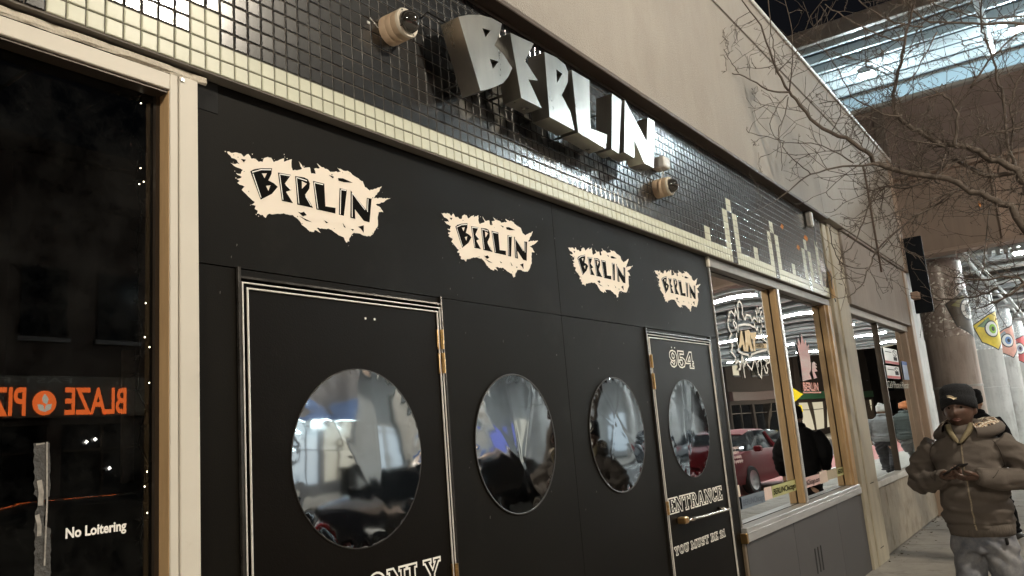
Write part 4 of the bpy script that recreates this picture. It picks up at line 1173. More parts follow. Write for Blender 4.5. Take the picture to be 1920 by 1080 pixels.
for k in range(6):
    yy = 1.2 - 3.35 * k
    f = thing('floodlight', ['white floodlight glaring under the canopy behind the parapet', 'white floodlight glaring under the canopy at the picture edge'][k] if k < 2 else ['white canopy floodlight above the near bus lane', 'white canopy floodlight above the middle of the road', 'white canopy floodlight above the far lane', 'white canopy floodlight above the far pavement'][k - 2], 'floodlight', (21.4, yy, 10.2), 'canopy floodlights')
    MB().box(21.25, 21.55, yy - 0.20, yy + 0.20, 10.02, 10.20, 0.02).tube([(21.4, yy, 10.19), (21.4, yy, 10.42)], 0.02, 6).build('housing', m_gsteel, f)
    MB().box(21.27, 21.53, yy - 0.17, yy + 0.17, 9.985, 10.018).build('lens', m_flood, f)
m_tube = mat('fluorescent tube', (0.9, 0.9, 0.9), 0.4, var=0, emit=(0.93, 1.0, 0.98), es=TUBE_POWER)
for ix, x in enumerate((21.6, 27.2, 32.8, 38.4, 44.0)):
    for iy, yy in enumerate((-1.9, -5.6, -9.3, -13.0)):
        f = thing('fluorescent_light', 'long fluorescent batten nearest on the station underside' if (ix, iy) == (0, 0) else '%s row fluorescent batten under the railway deck over the %s' % (('first', 'second', 'third', 'fourth', 'farthest')[ix], ('near pavement', 'bus lane', 'middle of the road', 'far lane')[iy]), 'light', (x, yy, 4.9), 'fluorescent lights under the bridge')
        MB().box(x - 0.14, x + 0.14, yy - 0.78, yy + 0.78, 4.84, 4.93, 0.01).build('batten', m_wsteel, f)
        MB().box(x - 0.10, x + 0.10, yy - 0.74, yy + 0.74, 4.79, 4.838, 0.015).build('tube', m_tube, f)

# abutment wall left of the columns
ab = MB().box(19.7, 50, 0.95, 1.4, -0.05, 5.0).build('abutment_wall', m_conc)
tag(ab, 'tall grey concrete wall behind the mosaic columns', 'wall')

# mosaic glitter: small dull chips, sparkle painted in as scattered white ones
def mosaic(name, lo, mid):
    m = bpy.data.materials.new(name)
    m.use_nodes = True
    nt = m.node_tree
    p = nt.nodes['Principled BSDF']
    tc = nt.nodes.new('ShaderNodeTexCoord')
    vo = nt.nodes.new('ShaderNodeTexVoronoi')
    vo.inputs['Scale'].default_value = 22
    nt.links.new(tc.outputs['Object'], vo.inputs['Vector'])
    sx = nt.nodes.new('ShaderNodeSeparateColor')
    nt.links.new(vo.outputs['Color'], sx.inputs[0])
    cr = nt.nodes.new('ShaderNodeValToRGB')
    cr.color_ramp.elements[0].color = (*lo, 1)
    cr.color_ramp.elements[1].color = (0.95, 0.93, 0.88, 1)
    cr.color_ramp.elements[1].position = 0.93
    e = cr.color_ramp.elements.new(0.84)
    e.color = (*mid, 1)
    nt.links.new(sx.outputs[1], cr.inputs[0])
    nt.links.new(cr.outputs[0], p.inputs['Base Color'])
    p.inputs['Roughness'].default_value = 0.3
    return m


mosaic_brown = mosaic('brown glitter mosaic', (0.33, 0.27, 0.24), (0.45, 0.38, 0.345))
mosaic_grey = mosaic('grey glitter mosaic', (0.42, 0.44, 0.45), (0.60, 0.63, 0.64))


def on_col(cx, cy, rad, a0, z0, s):
    """(u, v) metres on the unrolled column face -> world"""
    def fn(u, v, w=None):
        a = a0 + u * s / rad
        return (cx + rad * math.cos(a), cy + rad * math.sin(a), z0 + v * s)
    return fn


def dense(lp, n=5):
    out = []
    for i in range(len(lp)):
        a, b = lp[i], lp[(i + 1) % len(lp)]
        for j in range(n):
            out.append((a[0] + (b[0] - a[0]) * j / n, a[1] + (b[1] - a[1]) * j / n))
    return out


def fan(mb, lp, fn):
    """polygon wrapped on the column: concentric rings round its centre"""
    lp = dense(lp, 4)
    cx, cy = sum(p[0] for p in lp) / len(lp), sum(p[1] for p in lp) / len(lp)
    rings = [[fn(cx + (p[0] - cx) * t, cy + (p[1] - cy) * t) for p in lp] for t in (0.02, 0.25, 0.5, 0.75, 1.0)]
    mb.loft(rings, cap=False)
    mb.add(rings[0], [tuple(range(len(lp)))])


EYES = [((0.09, 0.075, 0.06), (0.16, 0.16, 0.15), (0.20, 0.19, 0.08)), ((0.62, 0.46, 0.05), (0.28, 0.50, 0.08), (0.16, 0.24, 0.13)), ((0.62, 0.32, 0.25), (0.16, 0.27, 0.50), (0.30, 0.32, 0.36)), ((0.60, 0.12, 0.12), (0.30, 0.30, 0.40), (0.45, 0.2, 0.2))]


def column(x, y, rad, idx, label, stain, eye_dir):
    c = thing('mosaic_column', label, 'column', (x, y, 0), 'round station columns')
    T = lambda a, b, h: (x + a, y + b, h)
    MB().lathe([(rad, -0.06), (rad, 1.5), (rad, 2.93)], T, 40).build('shaft', m_stain if stain else m_conc, c, smooth=True)
    MB().lathe([(rad + 0.012, 1.86), (rad + 0.012, 1.90), (rad, 1.905), (rad, 1.855)], T, 40).build('joint_band', m_conc, c, smooth=True, autos=40)
    MB().lathe([(rad, 2.93), (rad + 0.012, 2.935), (rad + 0.012, 4.60), (rad, 4.61)], T, 40).build('mosaic_band', mosaic_brown if stain else mosaic_grey, c, smooth=True, autos=40)
    MB().box(x - rad - 0.1, x + rad + 0.1, y - rad - 0.15, y + rad + 0.3, 4.615, 4.9, 0.02).build('capital', m_wsteel, c)
    A, B, C = EYES[idx]
    fr = lambda k: on_col(x, y, rad + 0.016 + 0.003 * k, eye_dir, 3.44, 0.66)
    e = [MB() for _ in range(7)]
    kite = [(-0.62, 0.25), (0.0, 0.62), (0.55, 0.80), (0.60, -0.42), (0.20, -0.80), (-0.40, -0.45)]
    fan(e[0], [(a * 1.08, b * 1.08) for a, b in kite], fr(0))
    fan(e[1], kite, fr(1))
    fan(e[2], [(-0.5, 0.2), (0.0, 0.55), (0.1, 0.30), (-0.2, 0.12)], fr(2))
    fan(e[3], ell(0.08, 0.05, 0.33, 0.36, 16), fr(3))
    fan(e[4], ell(0.08, 0.05, 0.28, 0.31, 16), fr(4))
    fan(e[5], ell(0.10, 0.05, 0.17, 0.20, 16), fr(5))
    fan(e[6], ell(0.11, 0.05, 0.08, 0.10, 12), fr(6))
    dk = mat('eye outline', (0.05, 0.05, 0.05), 0.4)
    pn = sub('eye_panel', c, (x, y, 3.7))
    for q, mq, nm_ in zip(e, (dk, mat('eye ground %d' % idx, A, 0.4, var=0.35, vs=3), mat('eye corner %d' % idx, C, 0.4), dk, mat('eye white', (0.75, 0.75, 0.72), 0.3), mat('eye iris %d' % idx, B, 0.3), dk),
                      ('panel_edge', 'panel_ground', 'panel_patch', 'eye_outline', 'eye_white', 'iris', 'pupil')):
        q.build(nm_, mq, pn, smooth=True)
    return c


COLX = (19.55, 25.9, 31.9, 37.9)
column(COLX[0], 0.22, 0.47, 0, 'nearest round column with brown stained shaft and dark eye mosaic', True, R(-118))
column(COLX[1], 0.19, 0.47, 1, 'second round column with yellow and green eye mosaic', False, R(-140))
column(COLX[2], 0.18, 0.47, 2, 'third round column with blue eye mosaic', False, R(-150))
column(COLX[3], 0.17, 0.47, 3, 'farthest round column with red eye mosaic', False, R(-155))
for k, x in enumerate((19.55, 27, 34, 41)):
    c = thing('round_column', 'plain round concrete column on the far pavement', 'column', (x, -15, 0), 'plain columns across the street')
    MB().lathe([(0.7, 0), (0.7, 4.7), (0.9, 4.9)], lambda a, b, h: (x + a, -15 + b, h), 24).build('shaft', m_conc, c, smooth=True, autos=40)

# blade sign at the end of the building
bs = thing('blade_sign', 'tall dark navy sign board projecting from the end of the building', 'sign', (13.25, -0.24, 3.0))
MB().box(13.215, 13.27, -0.385, -0.14, 2.90, 4.06, 0.006).build('board', mat('dark navy board', (0.005, 0.007, 0.011), 0.6, var=0.2, spec=0.15), bs)
MB().box(13.03, 13.20, -0.245, -0.135, 3.10, 3.21, 0.012).box(13.21, 13.214, -0.24, -0.16, 3.11, 3.2).build('lamp_box', mat('tan lamp box', (0.36, 0.26, 0.20), 0.5), bs)

# ------------------------------------------------------------------ street lamps
m_pole = mat('dark green lamp post', (0.03, 0.04, 0.035), 0.4, metal=0.4, var=0.2)
m_globe = mat('sodium lamp globe', (0.9, 0.8, 0.6), 0.4, var=0, emit=WARM, es=STREET_LAMP_POWER)


def street_lamp(x, y, label, h=5.4, dirn=1, reach=0.55):
    s = thing('street_lamp', label, 'street lamp', (x, y, 0), 'street lamps')
    T = lambda a, b, z: (x + a, y + b, z)
    MB().lathe([(0.20, 0.0), (0.20, 0.12), (0.13, 0.2), (0.11, 0.6), (0.075, 0.75), (0.06, h - 0.1), (0.045, h + 0.2)], T, 16).build('post', m_pole, s, smooth=True, autos=40)
    MB().tube([(x, y, h + 0.15), (x, y + 0.15 * dirn, h + 0.42), (x, y + (reach - 0.13) * dirn, h + 0.42), (x, y + reach * dirn, h + 0.30)], 0.028, 8).build('arm', m_pole, s, smooth=True)
    MB().lathe([(0.03, h + 0.32), (0.20, h + 0.20), (0.21, h + 0.14), (0.17, h + 0.13)], lambda a, b, z: (x + a, y + reach * dirn + b, z), 20).build('hood', m_pole, s, smooth=True)
    pr = [(0.13 * math.cos(a), h + 0.06 + 0.11 * math.sin(a)) for a in [R(-90 + 20 * k) for k in range(10)]]
    MB().lathe(pr, lambda a, b, z: (x + a, y + reach * dirn + b, z), 14).build('globe', m_globe, s, smooth=True)


street_lamp(4.14, -13.25, 'tall street lamp with long arm reaching over the road opposite the doors', 5.99, 1, 8.25)
street_lamp(16.6, -13.3, 'added dark post street lamp on the far pavement lighting the brown girder', 5.4)  # unseen lamp, added to brighten the brown girder
street_lamp(-4.5, -4.35, 'dark post street lamp behind the viewer', 5.4)
street_lamp(60.0, -11.6, 'distant warm street lamp beyond the bridge', 2.9)
street_lamp(70.0, -4.4, 'distant warm street lamp on the near kerb far beyond the bridge', 4.6)

# ------------------------------------------------------------------ buildings across the street
m_dkbrick = mat('dark brick', (0.05, 0.036, 0.03), 0.85, var=0.3, vs=12, bump=0.3, bs=40)
m_dkwin = mat('dark window', (0.015, 0.017, 0.02), 0.08, var=0)
m_litwin = mat('lit shop window', (0.5, 0.5, 0.5), 0.4, var=0.0, emit=(0.70, 0.86, 0.95), es=0.55)
m_litwarm = mat('warm lit window', (0.5, 0.5, 0.5), 0.4, var=0.0, emit=(0.95, 0.82, 0.55), es=0.5)
m_stone = mat('grey shop stone', (0.17, 0.17, 0.18), 0.8, var=0.15)
YO = -16.6


def shop(x0, x1, h, label, wallm, winm, band, bandm, n, upper, upm=None):
    b = thing('shop_building', label, 'building', ((x0 + x1) / 2, YO, 0), 'shops across the street')
    MB().box(x0, x1, YO - 9, YO - 0.25, 0, h).build('wall', wallm, b)
    t = MB()
    t.box(x0, x1, YO - 0.25, YO, 0, 0.5).box(x0, x1, YO - 0.25, YO, 2.65, h)
    w = (x1 - x0) / n
    for k in range(n + 1):
        a = x0 + k * w
        t.box(max(x0, a - 0.16), min(x1, a + 0.16), YO - 0.25, YO, 0.5, 2.65)
    t.build('shopfront', wallm, b)
    for k in range(n):
        wd = MB().box(x0 + k * w + 0.16, x0 + (k + 1) * w - 0.16, YO - 0.2, YO - 0.16, 0.5, 2.65).build('window', winm[k % len(winm)], b)
        t = MB()
        t.box(x0 + (k + 0.5) * w - 0.03, x0 + (k + 0.5) * w + 0.03, YO - 0.16, YO - 0.08, 0.5, 2.65)
        t.box(x0 + k * w + 0.16, x0 + (k + 1) * w - 0.16, YO - 0.158, YO - 0.09, 2.05, 2.1)
        t.build('frame', m_bronze, wd)
    MB().box(x0 + 0.05, x1 - 0.05, YO + 0.002, YO + 0.16, band[0], band[1], 0.02).build('sign_band', bandm, b)
    if upper:
        z = 4.6
        while z + 1.7 < h:
            for k in range(n + 1):
                a = x0 + (k + 0.5) * (x1 - x0) / (n + 1)
                wd = MB().box(a - 0.5, a + 0.5, YO + 0.001, YO + 0.03, z, z + 1.6).build('window', random.choice(upm or [m_dkwin, m_dkwin, m_litwarm]), b)
                MB().box(a - 0.56, a + 0.56, YO + 0.002, YO + 0.08, z - 0.1, z).build('sill', m_stone, wd)
            z += 3.0
    MB().box(x0 - 0.05, x1 + 0.05, YO + 0.001, YO + 0.25, h - 0.35, h, 0.03).build('cornice', wallm, b)
    return b


random.seed(3)
pz = shop(4.2, 11.0, 9.2, 'dark brick building with glowing orange pizza sign', m_dkbrick, [m_dkwin, m_dkwin, m_dkwin], (2.80, 3.72), mat('charcoal sign band', (0.17, 0.16, 0.14), 0.6), 3, True, [m_dkwin])
shop(11.2, 18.0, 5.2, 'grey stone shop with bright bluish windows beside the bridge', m_stone, [m_litwin, m_litwin, m_litwarm], (2.9, 3.5), mat('blue shop sign', (0.06, 0.10, 0.22), 0.5, emit=(0.35, 0.45, 0.6), es=0.12), 3, False)
shop(-10.0, 4.0, 8.4, 'dark brick building with mostly unlit windows', m_dkbrick, [m_dkwin, m_litwarm, m_dkwin], (2.9, 3.5), mat('brown sign band', (0.08, 0.05, 0.04), 0.6), 5, True)
shop(66.5, 90.0, 8.0, 'distant building with glowing shop windows far beyond the bridge', m_dkbrick, [m_litwarm], (2.9, 3.5), mat('dull green band', (0.06, 0.2, 0.1), 0.6), 6, True)
shop(51.5, 66.0, 9.0, 'distant brick building beyond the bridge', m_dkbrick, [m_dkwin], (2.9, 3.5), mat('dull red band', (0.10, 0.05, 0.045), 0.6), 4, True)
t = thing('awning_lights', 'row of white strip lights above the grey stone shop windows', 'light', (14.6, YO + 0.3, 2.75))
for k in range(4):
    MB().box(11.5 + k * 1.65, 12.7 + k * 1.65, YO + 0.18, YO + 0.30, 2.70, 2.78, 0.02).build('strip_light', mat('awning strip light', (0.9, 0.9, 0.9), 0.4, var=0, emit=(0.85, 1.0, 0.95), es=14), t)
lw2 = MB().box(18.2, 51, YO - 1.2, YO - 1.0, 0, 5.0).build('underpass_wall', mat('pale underpass wall', (0.45, 0.45, 0.44), 0.8, var=0.3, vs=0.5))
tag(lw2, 'pale wall behind the far columns under the bridge', 'wall')
for k, (xa, xb, za, zb, mm_) in enumerate(((20.5, 22.2, 0.0, 2.3, m_litwin), (24.0, 26.2, 1.0, 2.2, mat('blue kiosk screen', (0.1, 0.1, 0.3), 0.4, emit=(0.3, 0.35, 0.9), es=0.6)), (28.5, 32.0, 0.3, 2.6, m_litwarm), (35, 39, 0.3, 2.6, m_litwin))):
    MB().box(xa, xb, YO - 0.999, YO - 0.95, za, zb).build('shop_window', mm_, lw2)
# pizza sign lettering (mirror image is what the dark window shows)
m_or = mat('orange sign light', (0.8, 0.2, 0.05), 0.5, var=0.1, emit=(1.0, 0.17, 0.03), es=6.0)
YS = YO + 0.165
t = MB()


def back(xr):      # faces the nightclub: reads right to left along +x
    return lambda u, v: (xr - u, YS + 0.02, 2.87 + v)


add_text(t, 'BLAZE', 0.84, back(10.28), width=1.42, bold=0.018)
add_text(t, 'PIZZA', 0.84, back(8.05), width=1.40, bold=0.018)
t.build('sign_lettering', m_or, pz, label='orange letters BLAZE PIZZA')
t = MB()
add_text(t, "FAST-FIRE'D", 0.17, lambda u, v: (9.0 - u, YS + 0.02, 3.56 + v), width=2.6)
t.build('sign_caption', mat('grey sign letters', (0.3, 0.3, 0.28), 0.5, emit=(0.6, 0.6, 0.5), es=0.25), pz)
t = MB()
t.flat([ell(8.43, 3.12, 0.25, 0.27, 24)], XZ(YS + 0.02))
t.build('sign_disc', m_or, pz)
t = MB()
t.flat([[(8.43, 3.33), (8.51, 3.2), (8.48, 3.09), (8.40, 3.12), (8.37, 3.22)]], XZ(YS + 0.03))
t.flat([[(8.28, 3.10), (8.40, 3.08), (8.43, 2.98), (8.46, 3.08), (8.58, 3.10), (8.56, 2.98), (8.43, 2.92), (8.31, 2.97)]], XZ(YS + 0.03))
t.build('sign_flame', mat('white sign flame', (0.8, 0.8, 0.7), 0.5, emit=(1, 0.93, 0.75), es=3.0), pz)
t = MB()
for (x, z) in ((10.05, 1.62), (8.85, 1.58), (9.5, 2.25), (9.7, 2.3)):
    t.lathe([(0.0, -0.05), (0.05, 0.0), (0.0, 0.05)], lambda a, b, h: (x + a, YO - 0.1 + b, z + h), 8)
t.build('indoor_bulb', mat('indoor bulb', (0.9, 0.9, 0.9), 0.5, emit=(1, 0.95, 0.85), es=25), pz)
hb = MB().box(-60, 120, -34, -33, -0.1, 11).build('skyline_wall', m_dkbrick)
tag(hb, 'dark row of buildings behind the shops', 'building')

# buildings beyond the bridge
random.seed(31)
nb = thing('corner_building', 'brick corner building beyond the bridge on the near side', 'building', (54, 1, 0))
MB().box(54, 90, 1.0, 14, -0.1, 9.0).build('wall', m_dkbrick, nb)
for k in range(9):
    MB().box(55 + k * 3.8, 57.6 + k * 3.8, 0.94, 0.998, 0.6, 2.7).build('window', m_litwarm if k % 3 != 1 else m_dkwin, nb)
    for z in (4.2, 6.8):
        MB().box(55.4 + k * 3.8, 56.8 + k * 3.8, 0.94, 0.998, z, z + 1.5).build('window', random.choice([m_litwarm, m_dkwin, m_dkwin]), nb)
for k in range(3):
    for z in (0.8, 4.2, 6.8):
        MB().box(53.94, 53.998, 2.2 + k * 3.6, 3.8 + k * 3.6, z, z + 1.6).build('window', random.choice([m_litwarm, m_dkwin]), nb)
MB().box(53.8, 90.2, 0.75, 14.2, 9.002, 9.35, 0.03).build('cornice', m_stone, nb)
eb = thing('end_building', 'dark apartment block closing the far end of the street', 'building', (125, -10, 0))
MB().box(122, 132, -45, 30, -0.1, 13).build('wall', m_dkbrick, eb)
for k in range(12):
    for z in (1.0, 4.0, 7.0, 10.0):
        MB().box(121.9, 121.995, -38 + k * 5.4, -35.6 + k * 5.4, z, z + 1.7).build('window', random.choice([m_litwarm, m_dkwin, m_dkwin]), eb)

# ------------------------------------------------------------------ cars
m_tyre = mat('tyre rubber', (0.012, 0.012, 0.012), 0.8)
m_rim = mat('alloy rim', (0.45, 0.45, 0.46), 0.3, metal=0.9)
m_carglass = mat('car glass', (0.012, 0.014, 0.016), 0.04, var=0, spec=0.8)
m_tail = mat('tail light', (0.22, 0.01, 0.01), 0.2, var=0)
m_head = mat('head light', (0.7, 0.7, 0.7), 0.1, var=0)


def car(x, y, paint, label, d=1, L=4.5):
    c = thing('parked_car', label, 'car', (x, y, GZ), 'cars along the kerb')
    prof = [(-0.5, 0.42), (-0.49, 0.62), (-0.44, 0.86), (-0.30, 0.93), (-0.20, 0.97), (0.0, 0.99), (0.20, 0.98), (0.30, 0.95), (0.45, 0.86), (0.49, 0.68), (0.5, 0.45)]
    rings = []
    for u, zt in prof:
        w = 0.90 * (1 - 0.9 * max(0, abs(u) - 0.36) ** 1.5)
        px = x + d * u * L
        rings.append([(px, y - w * 0.93, GZ + 0.24), (px, y - w, GZ + 0.45), (px, y - w * 0.99, GZ + zt * 0.82), (px, y - w * 0.90, GZ + zt), (px, y, GZ + zt + 0.03),
                      (px, y + w * 0.90, GZ + zt), (px, y + w * 0.99, GZ + zt * 0.82), (px, y + w, GZ + 0.45), (px, y + w * 0.93, GZ + 0.24)])
    MB().loft(rings).build('body', paint, c, smooth=True, autos=35)
    cab = [(-0.42, 0.92, 0.70), (-0.30, 1.30, 0.62), (-0.16, 1.43, 0.60), (0.04, 1.43, 0.60), (0.14, 1.34, 0.62), (0.27, 0.95, 0.72)]
    rings = []
    for u, zt, w in cab:
        px = x + d * u * L
        rings.append([(px, y - 0.80, GZ + 0.90), (px, y - w, GZ + zt), (px, y, GZ + zt + 0.03), (px, y + w, GZ + zt), (px, y + 0.80, GZ + 0.90)])
    MB().loft(rings).build('glasshouse', m_carglass, c, smooth=True, autos=35)
    rings = [[(x + d * u * L, y - w - 0.01, GZ + zt - 0.035), (x + d * u * L, y - w * 0.8, GZ + zt + 0.025), (x + d * u * L, y, GZ + zt + 0.05), (x + d * u * L, y + w * 0.8, GZ + zt + 0.025), (x + d * u * L, y + w + 0.01, GZ + zt - 0.035)] for u, zt, w in cab[1:5]]
    MB().loft(rings).build('roof', paint, c, smooth=True, autos=35)
    for s in (-1, 1):
        for (u, zt) in ((-0.10, 1.38),):
            MB().tube([(x + d * u * L, y + s * 0.80, GZ + 0.93), (x + d * u * L, y + s * 0.625, GZ + zt)], 0.035, 6).build('door_pillar', paint, c)
        MB().box(x + d * 0.19 * L, x + d * 0.23 * L, y + s * 0.86, y + s * 1.02, GZ + 0.95, GZ + 1.08, 0.03).build('wing_mirror', paint, c)
        MB().box(x + d * 0.455 * L, x + d * 0.49 * L, y + s * 0.5, y + s * 0.8, GZ + 0.60, GZ + 0.72, 0.02).build('headlight', m_head, c)
        MB().box(x - d * 0.462 * L, x - d * 0.495 * L, y + s * 0.5, y + s * 0.82, GZ + 0.68, GZ + 0.84, 0.02).build('taillight', m_tail, c)
        for u in (-0.30, 0.31):
            wx = x + d * u * L
            W = lambda a, b, h: (wx + a, y + s * (0.72 + h), GZ + 0.325 + b)
            wh = MB().lathe([(0.20, 0.0), (0.30, 0.0), (0.325, 0.03), (0.325, 0.17), (0.30, 0.20), (0.22, 0.20)], W, 24).build('wheel', m_tyre, c, smooth=True, autos=40)
            MB().lathe([(0.0, 0.17), (0.06, 0.19), (0.21, 0.18), (0.22, 0.20)], W, 24).build('rim', m_rim, wh, smooth=True)
    return c


m_blk = mat('black car paint', (0.008, 0.008, 0.009), 0.15, var=0, coat=1.0)
m_rd = mat('red car paint', (0.12, 0.006, 0.010), 0.4, var=0, coat=0.0, spec=0.2)
m_gr = mat('grey car paint', (0.12, 0.125, 0.13), 0.2, var=0, coat=1.0)
car(3.3, -5.1, m_blk, 'black saloon parked at the kerb opposite the nightclub doors', -1)
car(8.6, -5.1, m_blk, 'black saloon parked nearer the bridge than the other black car', -1)
car(20.7, -5.55, m_rd, 'dark red saloon driving in the bus lane under the bridge', -1, 4.7)
car(31.0, -11.6, m_gr, 'grey saloon waiting in the far lane under the bridge', 1)

# ------------------------------------------------------------------ small street things seen in the mirrors
s = thing('pedestrian_sign', 'yellow diamond pedestrian crossing sign on a post under the bridge', 'sign', (24.0, -4.85, GZ))
MB().tube([(24.04, -4.85, GZ), (24.04, -4.85, 2.6)], 0.03, 8).build('post', m_gsteel, s)
m_yel = mat('yellow sign sheet', (0.85, 0.62, 0.02), 0.4, var=0, emit=(0.9, 0.65, 0.02), es=0.25)
t = MB()
t.add([(23.99, -4.78 + a, 2.16 + b) for a, b in ((-0.28, 0), (0, -0.28), (0.28, 0), (0, 0.28))], [(0, 1, 2, 3)])
t.add([(23.99, -4.78 + a, 1.76 + b) for a, b in ((-0.22, -0.10), (0.22, -0.10), (0.22, 0.10), (-0.22, 0.10))], [(0, 1, 2, 3)])
t.build('plate', m_yel, s)
t = MB()
PX = lambda u, v: (23.985, -4.78 + u * 0.75, 2.16 + v * 0.75)
t.flat([ell(0.0, 0.15, 0.035, 0.04, 10)], PX)
t.ribbon([(0.0, 0.11), (0.0, -0.04)], 0.06, PX)
t.ribbon([(0.0, -0.03), (0.07, -0.12), (0.09, -0.20)], 0.03, PX)
t.ribbon([(0.0, -0.03), (-0.05, -0.12), (-0.10, -0.19)], 0.03, PX)
t.ribbon([(0.0, 0.08), (0.10, 0.0)], 0.025, PX)
t.ribbon([(0.0, 0.08), (-0.09, 0.0)], 0.025, PX)
PX2 = lambda u, v: (23.985, -4.78 + u * 0.75, 1.76 + v * 0.75)
t.ribbon([(0.2, 0.06), (-0.15, -0.06)], 0.04, PX2)
t.build('symbol', m_slot, s)
s = thing('traffic_cone', 'orange traffic cone with white collar standing by the far bus lane', 'cone', (16.2, -7.4, GZ))
T = lambda a, b, h: (16.2 + a, -7.4 + b, GZ + h)
MB().lathe([(0.15, 0.03), (0.03, 0.72), (0.0, 0.72)], T, 16).build('body', mat('orange cone', (0.75, 0.12, 0.03), 0.5), s, smooth=True)
MB().lathe([(0.105, 0.32), (0.072, 0.52)], T, 16).build('collar', m_white, s, smooth=True)
MB().box(16.0, 16.4, -7.6, -7.2, GZ + 0.001, GZ + 0.03, 0.01).build('base', mat('black cone base', (0.02, 0.02, 0.02), 0.7), s)
s = thing('litter_bin', 'black litter bin on the far pavement before the bright shop', 'bin', (15.6, -14.6, 0))
MB().box(15.3, 15.9, -14.9, -14.3, 0.0, 0.95, 0.04).box(15.26, 15.94, -14.94, -14.26, 0.952, 1.05, 0.03).build('body', m_slot, s)
s = thing('newspaper_box', 'blue newspaper box on the far pavement', 'box', (19.0, -14.2, 0))
MB().box(18.8, 19.25, -14.4, -14.0, 0.25, 1.25, 0.03).build('cabinet', mat('blue cabinet', (0.05, 0.12, 0.35), 0.5), s)
MB().box(18.85, 19.2, -14.35, -14.05, 0.0, 0.249).build('pedestal', m_slot, s)

# ------------------------------------------------------------------ people
from mathutils.bvhtree import BVHTree


def smooth_path(P, R_, n=6):
    """Catmull-Rom through points with radii."""
    P = [Vector(p) for p in P]
    Q, RR = [], []
    for i in range(len(P) - 1):
        p0, p1, p2, p3 = P[max(i - 1, 0)], P[i], P[i + 1], P[min(i + 2, len(P) - 1)]
        for k in range(n):
            t = k / n
            Q.append(0.5 * ((2 * p1) + (p2 - p0) * t + (2 * p0 - 5 * p1 + 4 * p2 - p3) * t * t + (3 * p1 - p0 - 3 * p2 + p3) * t ** 3))
            RR.append(R_[i] + (R_[i + 1] - R_[i]) * (t * t * (3 - 2 * t)))
    Q.append(P[-1])
    RR.append(R_[-1])
    return Q, RR


def ring(cx, cy, cz, rx, ry, n=28, e=2.3, fz=None):
    out = []
    for k in range(n):
        a = 2 * math.pi * k / n
        c, s = math.cos(a), math.sin(a)
        x = rx * math.copysign(abs(c) ** (2 / e), c)
        y = ry * math.copysign(abs(s) ** (2 / e), s)
        out.append((cx + x, cy + y, cz + (fz(a) if fz else 0)))
    return out


def fuse(mb, voxel, it=2):
    me = bpy.data.meshes.new('tmp')
    me.from_pydata(mb.v, [], mb.f)
    bm = bmesh.new()
    bm.from_mesh(me)
    bmesh.ops.recalc_face_normals(bm, faces=bm.faces)
    bm.to_mesh(me)
    bm.free()
    ob = bpy.data.objects.new('tmp', me)
    col.objects.link(ob)
    md = ob.modifiers.new('r', 'REMESH')
    md.mode = 'VOXEL'
    md.voxel_size = voxel
    ms = ob.modifiers.new('s', 'SMOOTH')
    ms.iterations = it
    dg = bpy.context.evaluated_depsgraph_get()
    out = bpy.data.meshes.new_from_object(ob.evaluated_get(dg))
    bpy.data.objects.remove(ob)
    bpy.data.meshes.remove(me)
    return out


def fold(me, fn):
    nr = [v.normal.copy() for v in me.vertices]
    for v, n_ in zip(me.vertices, nr):
        v.co = v.co + n_ * fn(v.co, n_)


def finish(me, name, m, parent, M4, **k):
    me.materials.clear()
    me.materials.append(m)
    me.polygons.foreach_set('use_smooth', [True] * len(me.polygons))
    me.name = name
    o = bpy.data.objects.new(name, me)
    col.objects.link(o)
    if parent is not None: o.parent = parent
    else: o.matrix_basis = M4
    return o


def head_mesh(mb, c, s=1.0):
    NU, NV = 40, 30
    rings = []
    for j in range(NV + 1):
        th = -math.pi / 2 + math.pi * j / NV
        rg = []
        for i in range(NU):
            ph = 2 * math.pi * i / NU
            nx, ny, nz = math.cos(th) * math.cos(ph), math.cos(th) * math.sin(ph), math.sin(th)
            x, y, z = 0.077 * nx, 0.096 * ny, 0.116 * nz
            if nz < 0:
                x *= 1 - 0.26 * (-nz) ** 1.6
                y *= 1 - 0.20 * (-nz) ** 1.6 if ny > 0 else 1 - 0.05 * (-nz) ** 2
            if ny < 0.2:
                ax = abs(x)
                g = lambda u, su, v, sv: math.exp(-(u / su) ** 2 - (v / sv) ** 2)
                d = -0.024 * g(x, 0.015, z + 0.022, 0.015) - 0.012 * g(x, 0.010, z - 0.004, 0.022) - 0.007 * g(ax - 0.028, 0.022, z - 0.030, 0.009)
                d += 0.010 * g(ax - 0.031, 0.014, z - 0.012, 0.010) - 0.007 * g(ax - 0.042, 0.018, z + 0.022, 0.018)
                d += -0.010 * g(x, 0.026, z + 0.056, 0.010) + 0.006 * g(x, 0.024, z + 0.056, 0.003) - 0.008 * g(x, 0.024, z + 0.096, 0.014)
                y += d * min(1.0, max(0.0, -ny * 3))
            rg.append((c[0] + x * s, c[1] + y * s, c[2] + z * s))
        rings.append(rg)
    mb.loft(rings)
    for q in (-1, 1):
        mb.loft([[(c[0] + q * (0.070 + 0.02 * t) * s, c[1] + (0.008 + r_ * 0.018 * math.cos(a)) * s, c[2] + (-0.006 + r_ * 0.032 * math.sin(a)) * s) for a in [2 * math.pi * k / 12 for k in range(12)]] for t, r_ in ((0, 0.7), (0.5, 1.0), (1, 0.8))])


